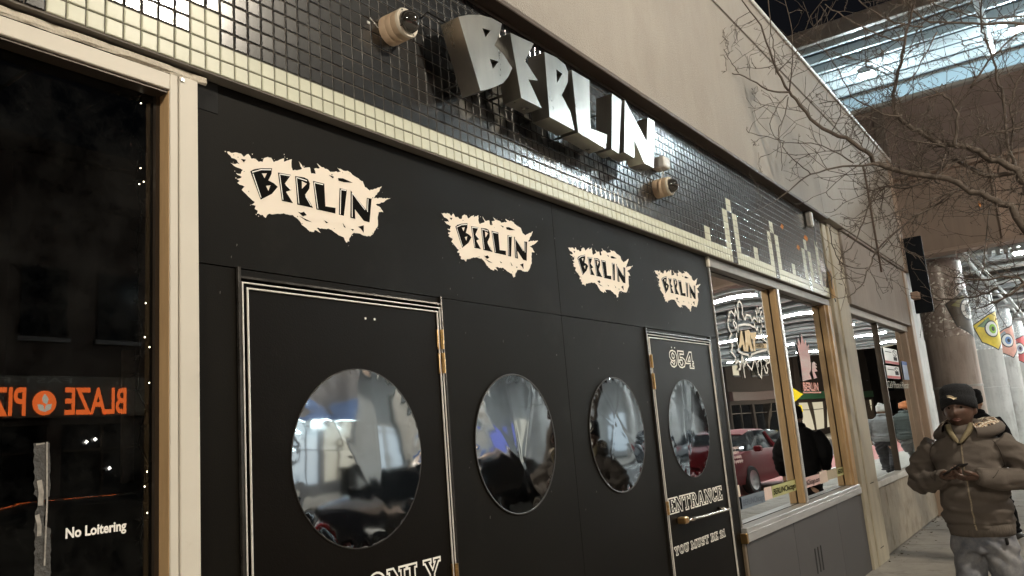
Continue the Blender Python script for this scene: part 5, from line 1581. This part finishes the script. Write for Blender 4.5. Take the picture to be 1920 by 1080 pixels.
def hand(mb, wrist, d, n_, side, curl=1.0, L=0.078):
    """palm loft + four fingers + thumb, as closed tubes rooted in the palm"""
    w, d, n_ = Vector(wrist), Vector(d).normalized(), Vector(n_)
    n_ = (n_ - d * n_.dot(d)).normalized()
    s = d.cross(n_) * side
    rings = []
    for t, hw, ht in ((-0.02, 0.024, 0.020), (0.0, 0.026, 0.019), (0.03, 0.038, 0.018), (0.06, 0.041, 0.015), (0.085, 0.038, 0.011)):
        rings.append([w + d * t + s * (hw * math.cos(a)) + n_ * (ht * math.sin(a)) for a in [2 * math.pi * k / 14 for k in range(14)]])
    mb.loft(rings)
    for off, ln, c0 in ((-0.031, 0.058, 1.15), (-0.0105, 0.072, 1.05), (0.0105, 0.077, 1.0), (0.031, 0.068, 0.9)):
        p = w + d * 0.078 + s * off
        pts, rad = [p - d * 0.012], [0.0095]
        a = 0.0
        dirv = d.copy()
        for k, fr in enumerate((0.42, 0.32, 0.26)):
            a += R((28, 42, 30)[k]) * curl * c0
            dirv = d * math.cos(a) + n_ * math.sin(a)
            p = p + dirv * ln * fr * 1.15
            pts.append(p.copy())
            rad.append((0.0088, 0.0080, 0.0062)[k])
        Q, RR = smooth_path(pts, rad, 3)
        mb.tube(Q, RR, 8)
    p = w + d * 0.022 + s * 0.034
    pts = [p - s * 0.012, p + s * 0.012 + d * 0.016 + n_ * 0.006, p + s * 0.020 + d * 0.044 + n_ * 0.018, p + s * 0.012 + d * 0.068 + n_ * 0.028]
    Q, RR = smooth_path(pts, [0.013, 0.0115, 0.0095, 0.007], 3)
    mb.tube(Q, RR, 8)


def person(label, loc, rz, H, skin, top, legs, hat, pose, group=None, top_name='jacket', puff=1.0, detailed=False):
    s = H / 1.61
    M4 = Matrix.Translation(loc) @ Matrix.Rotation(R(rz), 4, 'Z') @ Matrix.Scale(s, 4)
    hc = (0.0, -0.012, 1.500)
    if pose == 'phone':
        EL = {-1: (-0.315, 0.03, 1.075), 1: (0.325, 0.04, 1.075)}
        WR = {-1: (-0.098, -0.205, 1.110), 1: (0.090, -0.215, 1.105)}
        HD = {-1: ((0.72, -0.66, 0.05), (0.1, 0.15, 1.0)), 1: ((-0.80, -0.56, 0.0), (0.0, 0.35, 0.9))}
        CURL = {-1: 0.9, 1: 0.75}
        FT = {-1: (-0.10, -0.03), 1: (0.115, 0.06)}
    else:
        EL = {-1: (-0.27, 0.05, 1.04), 1: (0.27, 0.03, 1.04)}
        WR = {-1: (-0.26, -0.06, 0.82), 1: (0.26, -0.10, 0.83)}
        HD = {-1: ((0.05, -0.15, -1.0), (0.6, -0.3, 0)), 1: ((-0.05, -0.2, -1.0), (-0.6, -0.3, 0))}
        CURL = {-1: 0.5, 1: 0.5}
        FT = {-1: (-0.09, -0.20), 1: (0.09, 0.18)}
    # --- the body: one fused surface, fingers rooted in the palms
    b = MB()
    head_mesh(b, hc, 1.07)
    b.loft([ring(0, 0.015, 1.30, 0.09, 0.08), ring(0, 0.012, 1.36, 0.062, 0.062), ring(0, 0.006, 1.43, 0.055, 0.058), ring(0, 0.0, 1.47, 0.055, 0.06)])
    b.loft([ring(0, 0.01, 0.70, 0.145, 0.10), ring(0, 0.01, 0.82, 0.155, 0.105), ring(0, 0.0, 0.98, 0.135, 0.095), ring(0, 0.0, 1.15, 0.155, 0.105), ring(0, 0.005, 1.28, 0.165, 0.09), ring(0, 0.01, 1.34, 0.10, 0.07)])
    for q in (-1, 1):
        Q, RR = smooth_path([(q * 0.165, 0.0, 1.29), tuple((Vector((q * 0.165, 0.0, 1.29)) + Vector(EL[q])) / 2), EL[q], WR[q]], [0.055, 0.047, 0.040, 0.024], 5)
        b.tube(Q, RR, 12)
        fx, fy = FT[q]
        Q, RR = smooth_path([(q * 0.085, 0.01, 0.76), ((q * 0.085 + fx) / 2, fy * 0.5 - 0.03, 0.43), (fx, fy, 0.09)], [0.078, 0.052, 0.036], 6)
        b.tube(Q, RR, 12)
    me = fuse(b, 0.0065, 2)
    hm = MB()
    hm.add([v.co for v in me.vertices], [tuple(p.vertices) for p in me.polygons])
    for q in (-1, 1):
        hand(hm, WR[q], HD[q][0], HD[q][1], -q, CURL[q])
    me2 = bpy.data.meshes.new('person')
    me2.from_pydata(hm.v, [], hm.f)
    bm = bmesh.new()
    bm.from_mesh(me2)
    bmesh.ops.recalc_face_normals(bm, faces=bm.faces)
    bm.to_mesh(me2)
    bm.free()
    body = finish(me2, 'person', skin, None, M4)
    tag(body, label, 'person', group)
    # --- top
    t = MB()
    e = 0.02 * puff
    t.loft([ring(0, 0.012, 0.755, 0.172 + e, 0.128 + e), ring(0, 0.012, 0.80, 0.182 + e, 0.135 + e), ring(0, 0.010, 0.86, 0.186 + e, 0.138 + e), ring(0, 0.0, 0.98, 0.180 + e, 0.135 + e),
            ring(0, -0.005, 1.12, 0.186 + e, 0.136 + e), ring(0, 0.0, 1.23, 0.196 + e, 0.125 + e), ring(0, 0.005, 1.30, 0.185 + e, 0.105 + e), ring(0, 0.01, 1.355, 0.125 + e, 0.088 + e * 0.6), ring(0, 0.012, 1.40, 0.085, 0.078)])
    for q in (-1, 1):
        sh = Vector((q * 0.165, 0.0, 1.285))
        mid = (sh + Vector(EL[q])) / 2 + Vector((q * 0.025, 0.0, 0.0))
        wr = Vector(WR[q])
        fo = Vector(EL[q]).lerp(wr, 0.5) + Vector((0, 0, -0.012))
        Q, RR = smooth_path([sh, mid, EL[q], fo, wr + (wr - fo).normalized() * 0.005], [0.078 + e, 0.072 + e, 0.068 + e, 0.060 + e * 0.7, 0.043 + e * 0.3], 6)
        t.tube(Q, RR, 16)
    me = fuse(t, 0.008 if detailed else 0.011, 2)

    def fd(p, n_):
        el = min((p - Vector(EL[-1])).length, (p - Vector(EL[1])).length)
        k = 0.009 * noise.noise(p * 6.0 + Vector((H * 9, 0, 0))) + 0.005 * noise.noise(Vector((p.x * 14, p.y * 14, p.z * 26)))
        k += 0.014 * math.exp(-(el / 0.15) ** 2) * math.sin(p.z * 55 + p.x * 46 + 5 * noise.noise(p * 5))
        k += 0.010 * math.exp(-((p.z - 0.90) / 0.08) ** 2) * math.sin(p.z * 70 + 5 * noise.noise(p * 6) + p.x * 14)
        if p.z < 0.825 and abs(p.x) < 0.26 and puff < 1.5: k -= 0.010
        if not detailed: return k * 0.35
        # drag lines: sharp ridges slanting from the armpits and round the elbows
        q_ = Vector((p.x * 5 + p.z * 3.5 * (1 if p.x > 0 else -1), p.y * 5, p.z * 9))
        k += 0.013 * (0.28 - abs(noise.noise(q_))) + 0.007 * (0.25 - abs(noise.noise(q_ * 2.3)))
        arm = min(1.0, max(0.0, (abs(p.x) - 0.17) / 0.06))
        k += arm * 0.006 * (abs(((p.z * 13 + p.x * 9 + 1.5 * noise.noise(p * 7)) % 1.0) - 0.5) * 2 - 0.5)
        return k
    fold(me, fd)
    tp = finish(me, top_name, top, body, None)
    bv = BVHTree.FromPolygons([v.co for v in me.vertices], [tuple(p.vertices) for p in me.polygons])
    if detailed:
        # ribbed hem band and cuffs
        mb = MB()
        mb.loft([ring(0, 0.012, z, 0.170 + e + dx, 0.126 + e + dx, 40) for z, dx in ((0.748, -0.012), (0.752, 0.0), (0.785, 0.004), (0.812, 0.002), (0.818, -0.008))], cap=False)
        me_ = bpy.data.meshes.new('hem_band')
        me_.from_pydata([tuple(v) for v in mb.v], [], mb.f)
        fold(me_, lambda p, n_: 0.005 * noise.noise(p * 9))
        finish(me_, 'hem_band', mat('ribbed hem', (0.100, 0.084, 0.072), 0.95, var=0.3, vs=90, stretch=(1, 1, 0.05), bump=0.6, bs=160), body, None)
        for q in (-1, 1):
            w = Vector(WR[q])
            dv = (w - Vector(EL[q])).normalized()
            mb = MB()
            mb.tube([w - dv * 0.035, w - dv * 0.02, w + dv * 0.012, w + dv * 0.018], [0.047, 0.045, 0.040, 0.034], 16)
            me_ = bpy.data.meshes.new('cuff')
            me_.from_pydata([tuple(v) for v in mb.v], [], mb.f)
            finish(me_, 'cuff', MATS['ribbed hem'], body, None)
            # armhole seam
            pts = []
            for k in range(17):
                a = R(-75 + 150 * k / 16)
                o_ = Vector((q * (0.188 - 0.030 * math.cos(a) ** 2 * 0), -1.0, 1.20 + 0.105 * math.sin(a)))
                o_.x = q * (0.150 + 0.045 * math.cos(a))
                h = bv.ray_cast(o_, Vector((0, 1, 0)))[0]
                if h: pts.append((h.x, h.y - 0.001, h.z))
            mb = MB()
            if len(pts) > 3:
                mb.tube(pts, 0.0028, 5)
                me_ = bpy.data.meshes.new('armhole_seam')
                me_.from_pydata([tuple(v) for v in mb.v], [], mb.f)
                finish(me_, 'armhole_seam', mat('seam thread', (0.045, 0.036, 0.030), 0.95), body, None)
    # --- legs
    t = MB()
    t.loft([ring(0, 0.012, 0.66, 0.165, 0.115), ring(0, 0.012, 0.74, 0.170, 0.120), ring(0, 0.010, 0.84, 0.165, 0.115)])
    for q in (-1, 1):
        fx, fy = FT[q]
        Q, RR = smooth_path([(q * 0.082, 0.012, 0.74), (q * 0.092, 0.0, 0.60), ((q * 0.09 + fx) / 2, fy * 0.5 - 0.025, 0.42), (fx, fy, 0.20), (fx, fy, 0.07)], [0.096, 0.092, 0.080, 0.074, 0.078], 6)
        t.tube(Q, RR, 16)
    me = fuse(t, 0.009, 2)
    fold(me, lambda p, n_: 0.012 * (0.28 - abs(noise.noise(Vector((p.x * 6 + p.z * 4, p.y * 6, p.z * 8))))) + 0.006 * noise.noise(p * 8) + 0.008 * math.exp(-((p.z - 0.66) / 0.08) ** 2) * math.sin(p.z * 60 + abs(p.x) * 60 + 3 * noise.noise(p * 6)) + 0.007 * math.exp(-((p.z - 0.42) / 0.07) ** 2) * math.sin(p.z * 80 + 4 * noise.noise(p * 5))
         + 0.010 * math.exp(-((p.z - 0.11) / 0.05) ** 2) * math.sin(p.z * 130 + 3 * noise.noise(p * 6)))
    finish(me, 'trousers', legs, body, None)
    for q in (-1, 1):
        fx, fy = FT[q]
        t = MB()
        t.loft([[(fx + hw * math.cos(a), fy + 0.08 - k, max(0.0, zc + hh * math.sin(a))) for a in [2 * math.pi * j / 16 for j in range(16)]] for k, hw, hh, zc in ((0.0, 0.02, 0.03, 0.05), (0.03, 0.038, 0.05, 0.05), (0.10, 0.042, 0.055, 0.05), (0.17, 0.045, 0.042, 0.035), (0.25, 0.042, 0.030, 0.025), (0.285, 0.022, 0.015, 0.018))])
        me = bpy.data.meshes.new('shoe')
        me.from_pydata([tuple(v) for v in t.v], [], t.f)
        finish(me, 'shoe', mat('dark shoe', (0.02, 0.018, 0.017), 0.5), body, None)
    # --- hat
    hcx, hcy, hcz = hc
    low = lambda a: -0.028 * (math.sin(a) + 1) * 0.9 - 0.012 * abs(math.cos(a))
    t = MB()
    R0 = [(0.032, 0.088, 0.108, 1), (0.036, 0.099, 0.119, 1), (0.066, 0.101, 0.122, 0.9), (0.088, 0.100, 0.121, 0.7), (0.092, 0.096, 0.116, 0.6), (0.110, 0.098, 0.118, 0.35), (0.134, 0.090, 0.108, 0.15), (0.152, 0.062, 0.076, 0), (0.160, 0.018, 0.024, 0)]
    t.loft([[(hcx + p[0], hcy + 0.006 + p[1], hcz + z + low(2 * math.pi * k / 32) * f) for k, p in enumerate(ring(0, 0, 0, rx, ry, 32, 2.1))] for z, rx, ry, f in R0], cap=True)
    me = bpy.data.meshes.new('hat')
    me.from_pydata([tuple(v) for v in t.v], [], t.f)
    bm = bmesh.new()
    bm.from_mesh(me)
    bmesh.ops.recalc_face_normals(bm, faces=bm.faces)
    bm.to_mesh(me)
    bm.free()
    me.calc_loop_triangles()
    fold(me, lambda p, n_: 0.004 * noise.noise(p * 16))
    hato = finish(me, 'knit_hat', hat[0], body, None)
    if hat[1] == 'pom':
        t = MB()
        t.lathe([(0.0, 1.625), (0.032, 1.64), (0.044, 1.665), (0.034, 1.692), (0.0, 1.705)], lambda a, b_, h: (a, b_ - 0.005, h), 16)
        me = bpy.data.meshes.new('pompom')
        me.from_pydata([tuple(v) for v in t.v], [], t.f)
        fold(me, lambda p, n_: 0.006 * noise.noise(p * 60))
        finish(me, 'pompom', hat[0], body, None)
    # --- collar round the neck
    collar_m = top
    t = MB()
    rr = []
    for k in range(36):
        a = 2 * math.pi * k / 36
        rr.append(a)
    prof = ((0.070, 0.020), (0.088, 0.038), (0.104, 0.032), (0.112, 0.0), (0.10, -0.05))
    t.loft([[(r_ * math.cos(a), 0.012 + r_ * 0.92 * math.sin(a), 1.385 + z + 0.018 * math.sin(a)) for a in rr] for r_, z in prof], cap=False)
    me = bpy.data.meshes.new('collar')
    me.from_pydata([tuple(v) for v in t.v], [], t.f)
    finish(me, 'collar', collar_m, body, None)
    if detailed:
        # hood lying open on the shoulders, plaid lining turned out
        def hood_ring(r0, dz):
            out = []
            for k in range(33):
                a = R(-58) + R(296) * k / 32
                w = 1.0 + 0.22 * max(0, math.cos(a - R(15)))
                bz = 0.020 * max(0, math.sin(a)) + 0.012 * math.sin(a * 3 + 1)
                out.append((r0 * w * math.cos(a) * 1.10, 0.03 + r0 * w * 1.0 * math.sin(a), 1.398 + dz + bz - 0.06 * max(0, r0 - 0.12) * 6 * abs(math.cos(a))))
            return out
        for nm_, pr, m_ in (('hood_lining', ((0.078, 0.004), (0.098, 0.026), (0.124, 0.026), (0.146, 0.008)), plaid), ('hood', ((0.144, 0.009), (0.156, 0.0), (0.164, -0.018), (0.160, -0.042), (0.140, -0.060)), top)):
            mb = MB()
            rows = [hood_ring(*q) for q in pr]
            vs = [p for r_ in rows for p in r_]
            fs = [(i * 33 + k, i * 33 + k + 1, (i + 1) * 33 + k + 1, (i + 1) * 33 + k) for i in range(len(rows) - 1) for k in range(32)]
            me = bpy.data.meshes.new(nm_)
            me.from_pydata(vs, [], fs)
            fold(me, lambda p, n_: 0.007 * noise.noise(p * 14))
            finish(me, nm_, m_, body, None)
        # fleece facing of the neck opening
        for q in (-1, 1):
            mb = MB()
            pts = [(q * 0.066, -0.062, 1.405), (q * 0.050, -0.098, 1.365), (q * 0.022, -0.128, 1.325), (q * 0.004, -0.142, 1.300)]
            mb.tube(*smooth_path(pts, [0.018, 0.017, 0.014, 0.006], 4), 8)
            me = bpy.data.meshes.new('neck_facing')
            me.from_pydata([tuple(v) for v in mb.v], [], mb.f)
            finish(me, 'neck_facing', mat('olive fleece', (0.20, 0.165, 0.10), 0.95, var=0.2, vs=60, bump=0.5, bs=200), body, None)
        # zip
        L_, R_2 = [], []
        z = 1.315
        while z > 0.775:
            h = bv.ray_cast(Vector((0.004, -1, z)), Vector((0, 1, 0)))[0]
            yv = (h.y if h else -0.13) - 0.0025
            L_.append((-0.003 + 0.02 * (1.3 - z) * 0.3, yv, z))
            R_2.append((0.006 + 0.02 * (1.3 - z) * 0.3, yv, z))
            z -= 0.012
        me = bpy.data.meshes.new('zip')
        n_ = len(L_)
        me.from_pydata(L_ + R_2, [], [(i, i + 1, n_ + i + 1, n_ + i) for i in range(n_ - 1)])
        finish(me, 'zip', mat('dull zip', (0.33, 0.28, 0.21), 0.45, metal=0.6, var=0.5, vs=160), body, None)
        # hat emblem
        mb = MB()
        EM = [(-0.030, 0.012), (-0.012, 0.016), (0.004, 0.010), (0.016, 0.0), (0.030, -0.002), (0.022, -0.006), (0.028, -0.012), (0.016, -0.010), (0.010, -0.014), (-0.004, -0.004), (-0.016, 0.0), (-0.028, 0.002), (-0.016, 0.006)]
        mb.prism([EM], 0.0, 0.003, lambda u, v, w: (u, hcy + 0.006 - 0.1225 * math.sqrt(max(0, 1 - (u / 0.101) ** 2)) - 0.005 + w, hcz + 0.074 + v))
        me = bpy.data.meshes.new('hat_emblem')
        me.from_pydata([tuple(v) for v in mb.v], [], mb.f)
        finish(me, 'hat_emblem', mat('cream emblem', (0.75, 0.63, 0.45), 0.6), body, None)
        for q in (-1, 1):
            mb = MB()
            mb.lathe([(0.011 * math.cos(a), 0.011 * math.sin(a)) for a in [R(-90 + 22.5 * k) for k in range(9)]], lambda a, b_, h: (q * 0.031 + a, -0.094 + b_, hcz + 0.012 + h), 12)
            me = bpy.data.meshes.new('eye')
            me.from_pydata([tuple(v) for v in mb.v], [], mb.f)
            finish(me, 'eye', mat('dark eye', (0.02, 0.015, 0.012), 0.15), body, None)
            mb = MB()
            mb.tube([(q * 0.015, -0.111, hcz + 0.032), (q * 0.032, -0.108, hcz + 0.037), (q * 0.049, -0.095, hcz + 0.032)], [0.003, 0.0042, 0.002], 6)
            me = bpy.data.meshes.new('eyebrow')
            me.from_pydata([tuple(v) for v in mb.v], [], mb.f)
            finish(me, 'eyebrow', mat('black hair', (0.006, 0.005, 0.005), 0.8), body, None)
        mb = MB()
        mb.tube(*smooth_path([(-0.026, -0.103, hcz - 0.060), (-0.010, -0.1135, hcz - 0.0575), (0.0, -0.1155, hcz - 0.059), (0.010, -0.1135, hcz - 0.0575), (0.026, -0.103, hcz - 0.060)], [0.002, 0.0045, 0.0045, 0.0045, 0.002], 3), 6)
        mb.tube(*smooth_path([(-0.021, -0.105, hcz - 0.064), (0.0, -0.1175, hcz - 0.068), (0.021, -0.105, hcz - 0.064)], [0.002, 0.0055, 0.002], 4), 6)
        me = bpy.data.meshes.new('lips')
        me.from_pydata([tuple(v) for v in mb.v], [], mb.f)
        finish(me, 'lips', mat('lips', (0.13, 0.055, 0.045), 0.45), body, None)
        # pocket tab on the jeans
        mb = MB()
        mb.box(0.135, 0.150, -0.092, -0.070, 0.705, 0.745, 0.004)
        me = bpy.data.meshes.new('pocket_patch')
        me.from_pydata([tuple(v) for v in mb.v], [], mb.f)
        finish(me, 'pocket_patch', m_slot, body, None)
    return body, M4


# plaid lining
plaid = bpy.data.materials.new('plaid lining')
plaid.use_nodes = True
nt = plaid.node_tree
pb = nt.nodes['Principled BSDF']
pb.inputs['Roughness'].default_value = 0.9
tc = nt.nodes.new('ShaderNodeTexCoord')
mp = nt.nodes.new('ShaderNodeMapping')
mp.inputs['Rotation'].default_value = (0, 0, R(35))
nt.links.new(tc.outputs['Object'], mp.inputs[0])
acc = None
for axis, sc_, thr_, cc in (('X', 5.5, 0.80, (0.55, 0.50, 0.42)), ('Y', 5.5, 0.80, (0.55, 0.50, 0.42)), ('X', 14, 0.9, (0.30, 0.20, 0.12)), ('Y', 14, 0.9, (0.30, 0.20, 0.12))):
    wv = nt.nodes.new('ShaderNodeTexWave')
    wv.wave_type = 'BANDS'
    wv.bands_direction = axis
    wv.inputs['Scale'].default_value = sc_
    nt.links.new(mp.outputs[0], wv.inputs['Vector'])
    gt = nt.nodes.new('ShaderNodeMath')
    gt.operation = 'GREATER_THAN'
    gt.inputs[1].default_value = thr_
    nt.links.new(wv.outputs[1], gt.inputs[0])
    mx = nt.nodes.new('ShaderNodeMixRGB')
    nt.links.new(gt.outputs[0], mx.inputs[0])
    if acc is None: mx.inputs[1].default_value = (0.03, 0.024, 0.022, 1)
    else: nt.links.new(acc, mx.inputs[1])
    mx.inputs[2].default_value = (*cc, 1)
    acc = mx.outputs[0]
nt.links.new(acc, pb.inputs['Base Color'])

m_skin = mat('dark brown skin', (0.105, 0.060, 0.045), 0.42, var=0.15, vs=14, bump=0.04, bs=180)
m_skin2 = mat('light brown skin', (0.32, 0.19, 0.13), 0.5, var=0.1, vs=14)
m_hood = mat('brown hoodie fleece', (0.112, 0.094, 0.082), 0.95, var=0.14, vs=9, bump=0.35, bs=420)
m_jean = mat('faded dirty jeans', (0.27, 0.27, 0.28), 0.9, var=0.15, vs=4, bump=0.4, bs=500, c2=(0.085, 0.10, 0.14), thr=(0.38, 0.70))
m_beanie = mat('navy black knit', (0.007, 0.008, 0.011), 0.95, var=0.2, vs=30, stretch=(1, 1, 0.15), bump=0.7, bs=260)
m_black = mat('black nylon', (0.005, 0.005, 0.006), 0.85, var=0.2, spec=0.1)
MAN = (5.70, -1.375, 0.0)
man, MM = person('person in brown zip hoodie and dark knit hat holding a phone in both hands', MAN, -97, 1.61, m_skin, m_hood, m_jean, (m_beanie, ''), 'phone', None, 'hoodie', 0.25, True)
# phone: held, so a thing of its own
ph = MB()
ph.box(-0.036, 0.036, -0.075, 0.075, -0.004, 0.004, 0.003)
o = ph.build('smartphone', mat('black phone', (0.008, 0.008, 0.01), 0.15, var=0))
o.matrix_basis = MM @ Matrix.Translation((-0.012, -0.285, 1.158)) @ Matrix.Rotation(R(62), 4, 'Z') @ Matrix.Rotation(R(-24), 4, 'X')
tag(o, 'black smartphone held in front of the brown hoodie', 'phone')
person('person in black puffer jacket walking close behind the hoodie wearer', (10.6, -0.94, 0.0), 75, 1.64, m_skin2, m_black, m_black, (m_black, ''), 'walk', 'pedestrians', 'jacket', 0.9)
person('person in white bobble hat and grey jacket on the pavement under the bridge', (22.0, -2.3, 0.0), 90, 1.62, m_skin2, mat('grey jacket', (0.20, 0.21, 0.22), 0.8, var=0.3), mat('dark leggings', (0.03, 0.03, 0.035), 0.8), (mat('white knit', (0.7, 0.69, 0.66), 0.95, bump=0.6, bs=220), 'pom'), 'walk', 'pedestrians', 'jacket', 1.4)
person('person in dark green coat and striped hat beside the white bobble hat', (22.4, -1.75, 0.0), 100, 1.66, m_skin2, mat('dark green coat', (0.05, 0.06, 0.055), 0.8, var=0.3), mat('grey trousers', (0.16, 0.16, 0.16), 0.85), (mat('orange knit', (0.45, 0.16, 0.06), 0.95), ''), 'walk', 'pedestrians', 'coat', 1.6)

# ------------------------------------------------------------------ string of fairy lights behind the left window
fl = thing('fairy_lights', 'garland with tiny white fairy lights behind the left window', 'fairy lights', (1.22, 0.08, 1.0))
random.seed(9)
pts = []
z = 2.60
while z > 0.6:
    pts.append((1.205 + 0.024 * (2.6 - z) + random.uniform(-0.012, 0.012), 0.085 + random.uniform(-0.01, 0.01), z))
    z -= 0.05
MB().tube(pts, 0.0025, 5).build('wire', m_slot, fl, smooth=True)
t = MB()
for p in pts:
    for k in range(16):
        d = Vector((random.gauss(0, 1), random.gauss(0, 1), random.gauss(0, 1))).normalized() * random.uniform(0.012, 0.032)
        q = Vector(p) + d
        u = d.cross(Vector((0.3, 0.5, 0.8))).normalized() * 0.0018
        t.add([Vector(p) - u, Vector(p) + u, q], [(0, 1, 2)])
t.build('tinsel', mat('dark green tinsel', (0.015, 0.022, 0.014), 0.6), fl, kind='stuff')
m_fb = mat('fairy bulb', (1, 1, 1), 0.3, var=0, emit=(1.0, 0.86, 0.62), es=30)
for (x, z) in ((1.206, 2.59), (1.206, 2.39), (1.216, 2.351), (1.203, 2.341), (1.224, 1.994), (1.222, 1.897), (1.236, 1.87), (1.236, 1.77), (1.231, 1.529), (1.224, 1.49), (1.232, 1.42)):
    MB().lathe([(0.0, -0.0022), (0.0016, 0.0), (0.0, 0.0022)], lambda a, b, h: (x + a, 0.062 + b, z + h), 6).build('bulb', m_fb, fl)

# loose wire and bracket at the right end of the tiles
wr_ = thing('loose_wire', 'loose wire and small bracket hanging at the right end of the tiled fascia', 'wire', (8.5, -0.06, 2.8))
MB().tube(*smooth_path([(8.10, -0.06, 3.45), (8.16, -0.10, 3.36), (8.22, -0.07, 3.22), (8.36, -0.09, 3.15), (8.44, -0.08, 3.02), (8.52, -0.10, 2.93), (8.58, -0.08, 2.78), (8.60, -0.09, 2.66)], [0.006] * 8, 5), 6).build('wire', mat('grey cable', (0.16, 0.16, 0.17), 0.5), wr_, smooth=True)
MB().box(8.02, 8.09, -0.12, -0.05, 3.36, 3.52, 0.015).build('bracket', m_alum, wr_)
MB().tube([(8.57, -0.075, 2.98), (8.60, -0.075, 2.70)], 0.022, 8).build('sleeve', m_wood, wr_)

# ------------------------------------------------------------------ street tree, bare
m_bark = mat('bare bark', (0.095, 0.076, 0.063), 0.85, var=0.35, vs=30, bump=0.5, bs=90)
tree = thing('bare_street_tree', 'bare winter street tree reaching over the pavement', 'tree', (7.7, -2.95, 0))
MB().tube(*smooth_path([(7.72, -2.98, -0.03), (7.70, -2.95, 0.5), (7.66, -2.75, 1.3), (7.56, -2.42, 2.0), (7.44, -2.10, 2.45), LIMBS[0][0][1]], [0.15, 0.11, 0.10, 0.09, 0.075, 0.055], 5), 12).build('trunk', m_bark, tree, smooth=True)
random.seed(17)
twigs = MB()
OUT = [([(7.56, -2.42, 2.0), (7.52, -2.25, 2.4), tuple(LIMBS[7][0][0]), tuple(LIMBS[7][0][1])], 0.075, 0.05), ([(7.6, -2.55, 1.8), (7.9, -3.0, 2.7), (8.2, -3.3, 3.6), (8.3, -3.5, 4.6), (8.5, -3.6, 5.4)], 0.07, 0.01),
       ([(7.9, -3.0, 2.7), (7.4, -3.5, 3.4), (7.2, -4.0, 4.3), (7.0, -4.3, 5.0)], 0.045, 0.008), ([(8.2, -3.3, 3.6), (8.9, -3.1, 4.4), (9.4, -3.0, 5.2)], 0.03, 0.006)]
for gi, (P, r0, r1) in enumerate(LIMBS + OUT):
    n_ = len(P)
    rad = [0.72 * (r0 + (r1 - r0) * (i / (n_ - 1)) ** 0.7) for i in range(n_)]
    k = 4 if n_ < 12 else 3
    Q, RR = smooth_path(P, rad, k)
    for i in range(1, len(Q) - 1):
        Q[i] = Q[i] + Vector((random.gauss(0, 1), random.gauss(0, 1), random.gauss(0, 1))) * min(0.012, 0.25 * RR[i] + 0.003)
    MB().tube(Q, RR, 7).build('branch', m_bark, tree, smooth=True)
    L = sum((Q[i + 1] - Q[i]).length for i in range(len(Q) - 1))
    cnt = int(L * (20 if gi < len(LIMBS) else 8)) + 1

    def twig(p, d, ln, r_, depth):
        pts, rr_ = [p.copy()], [r_]
        seg = random.randint(3, 5)
        for j in range(seg):
            d = (d + Vector((random.gauss(0, .26), random.gauss(0, .22), random.gauss(0.04, .26)))).normalized()
            p = p + d * ln / seg
            if p.y > -0.16: p.y = -0.16 - random.random() * 0.03
            pts.append(p.copy())
            rr_.append(max(0.0016, r_ * (1 - 0.55 * (j + 1) / seg)))
            if depth > 0 and random.random() < 0.6:
                twig(p, (d + Vector((random.gauss(0, .7), random.gauss(0, .6), random.gauss(0, .7)))).normalized(), ln * random.uniform(0.3, 0.6), r_ * 0.7, depth - 1)
            if random.random() < 0.35:
                q = p + Vector((random.gauss(0, 1), random.gauss(0, 1), random.gauss(0, 1))).normalized() * 0.018
                twigs.tube([p, q], [r_ * 1.1, r_ * 0.6], 4)
        twigs.tube(pts, rr_, 4, cap=False)

    for c_ in range(cnt):
        i = random.randint(1, len(Q) - 2)
        d = (Q[i + 1] - Q[i]).normalized()
        side_ = Vector((random.gauss(0, 1), random.gauss(0, 0.8), random.gauss(0.15, 1)))
        side_ = (side_ - d * side_.dot(d)).normalized()
        big = RR[i] > 0.012
        # twigs thin out over the far left so the wall stays readable
        if Q[i].y > -0.75 and random.random() < 0.72: continue
        twig(Q[i].copy(), (d * random.uniform(0.2, 0.9) + side_).normalized(), random.uniform(0.18, 0.75 if big else 0.40), max(0.0020, min(RR[i] * 0.5, random.uniform(0.0026, 0.0048))), 2 if big else 1)
twigs.build('twigs', m_bark, tree, kind='stuff')
t = MB()
c0 = Vector((6.34, -0.86, 4.79))
for k in range(16):
    a = c0 + Vector((random.gauss(0, .01), random.gauss(0, .01), random.gauss(0, .006)))
    t.tube([a, a + Vector((0.04, -0.08, -0.004)) * random.uniform(0.6, 1.1) + Vector((0, random.gauss(0, .015), random.gauss(0, .012)))], [0.0025, 0.001], 4)
t.build('dry_tuft', mat('dry straw', (0.33, 0.20, 0.09), 0.9), tree, kind='stuff')
m_leaf = mat('dry orange leaf', (0.42, 0.17, 0.05), 0.8, var=0.3, vs=30)
for (x, y, z) in ((6.3, -0.30, 3.02), (6.5, -0.42, 2.93), (6.45, -0.36, 2.86), (6.55, -0.40, 2.95), (7.1, -1.6, 3.05)):
    s_ = 0.022
    MB().add([(x, y, z + s_), (x + s_ * 0.5, y - s_ * 0.5, z), (x, y - 0.004, z - s_ * 1.4), (x - s_ * 0.5, y + s_ * 0.4, z - 0.004), (x, y + 0.006, z)], [(0, 1, 4), (1, 2, 4), (2, 3, 4), (3, 0, 4)]).build('leaf', m_leaf, tree)
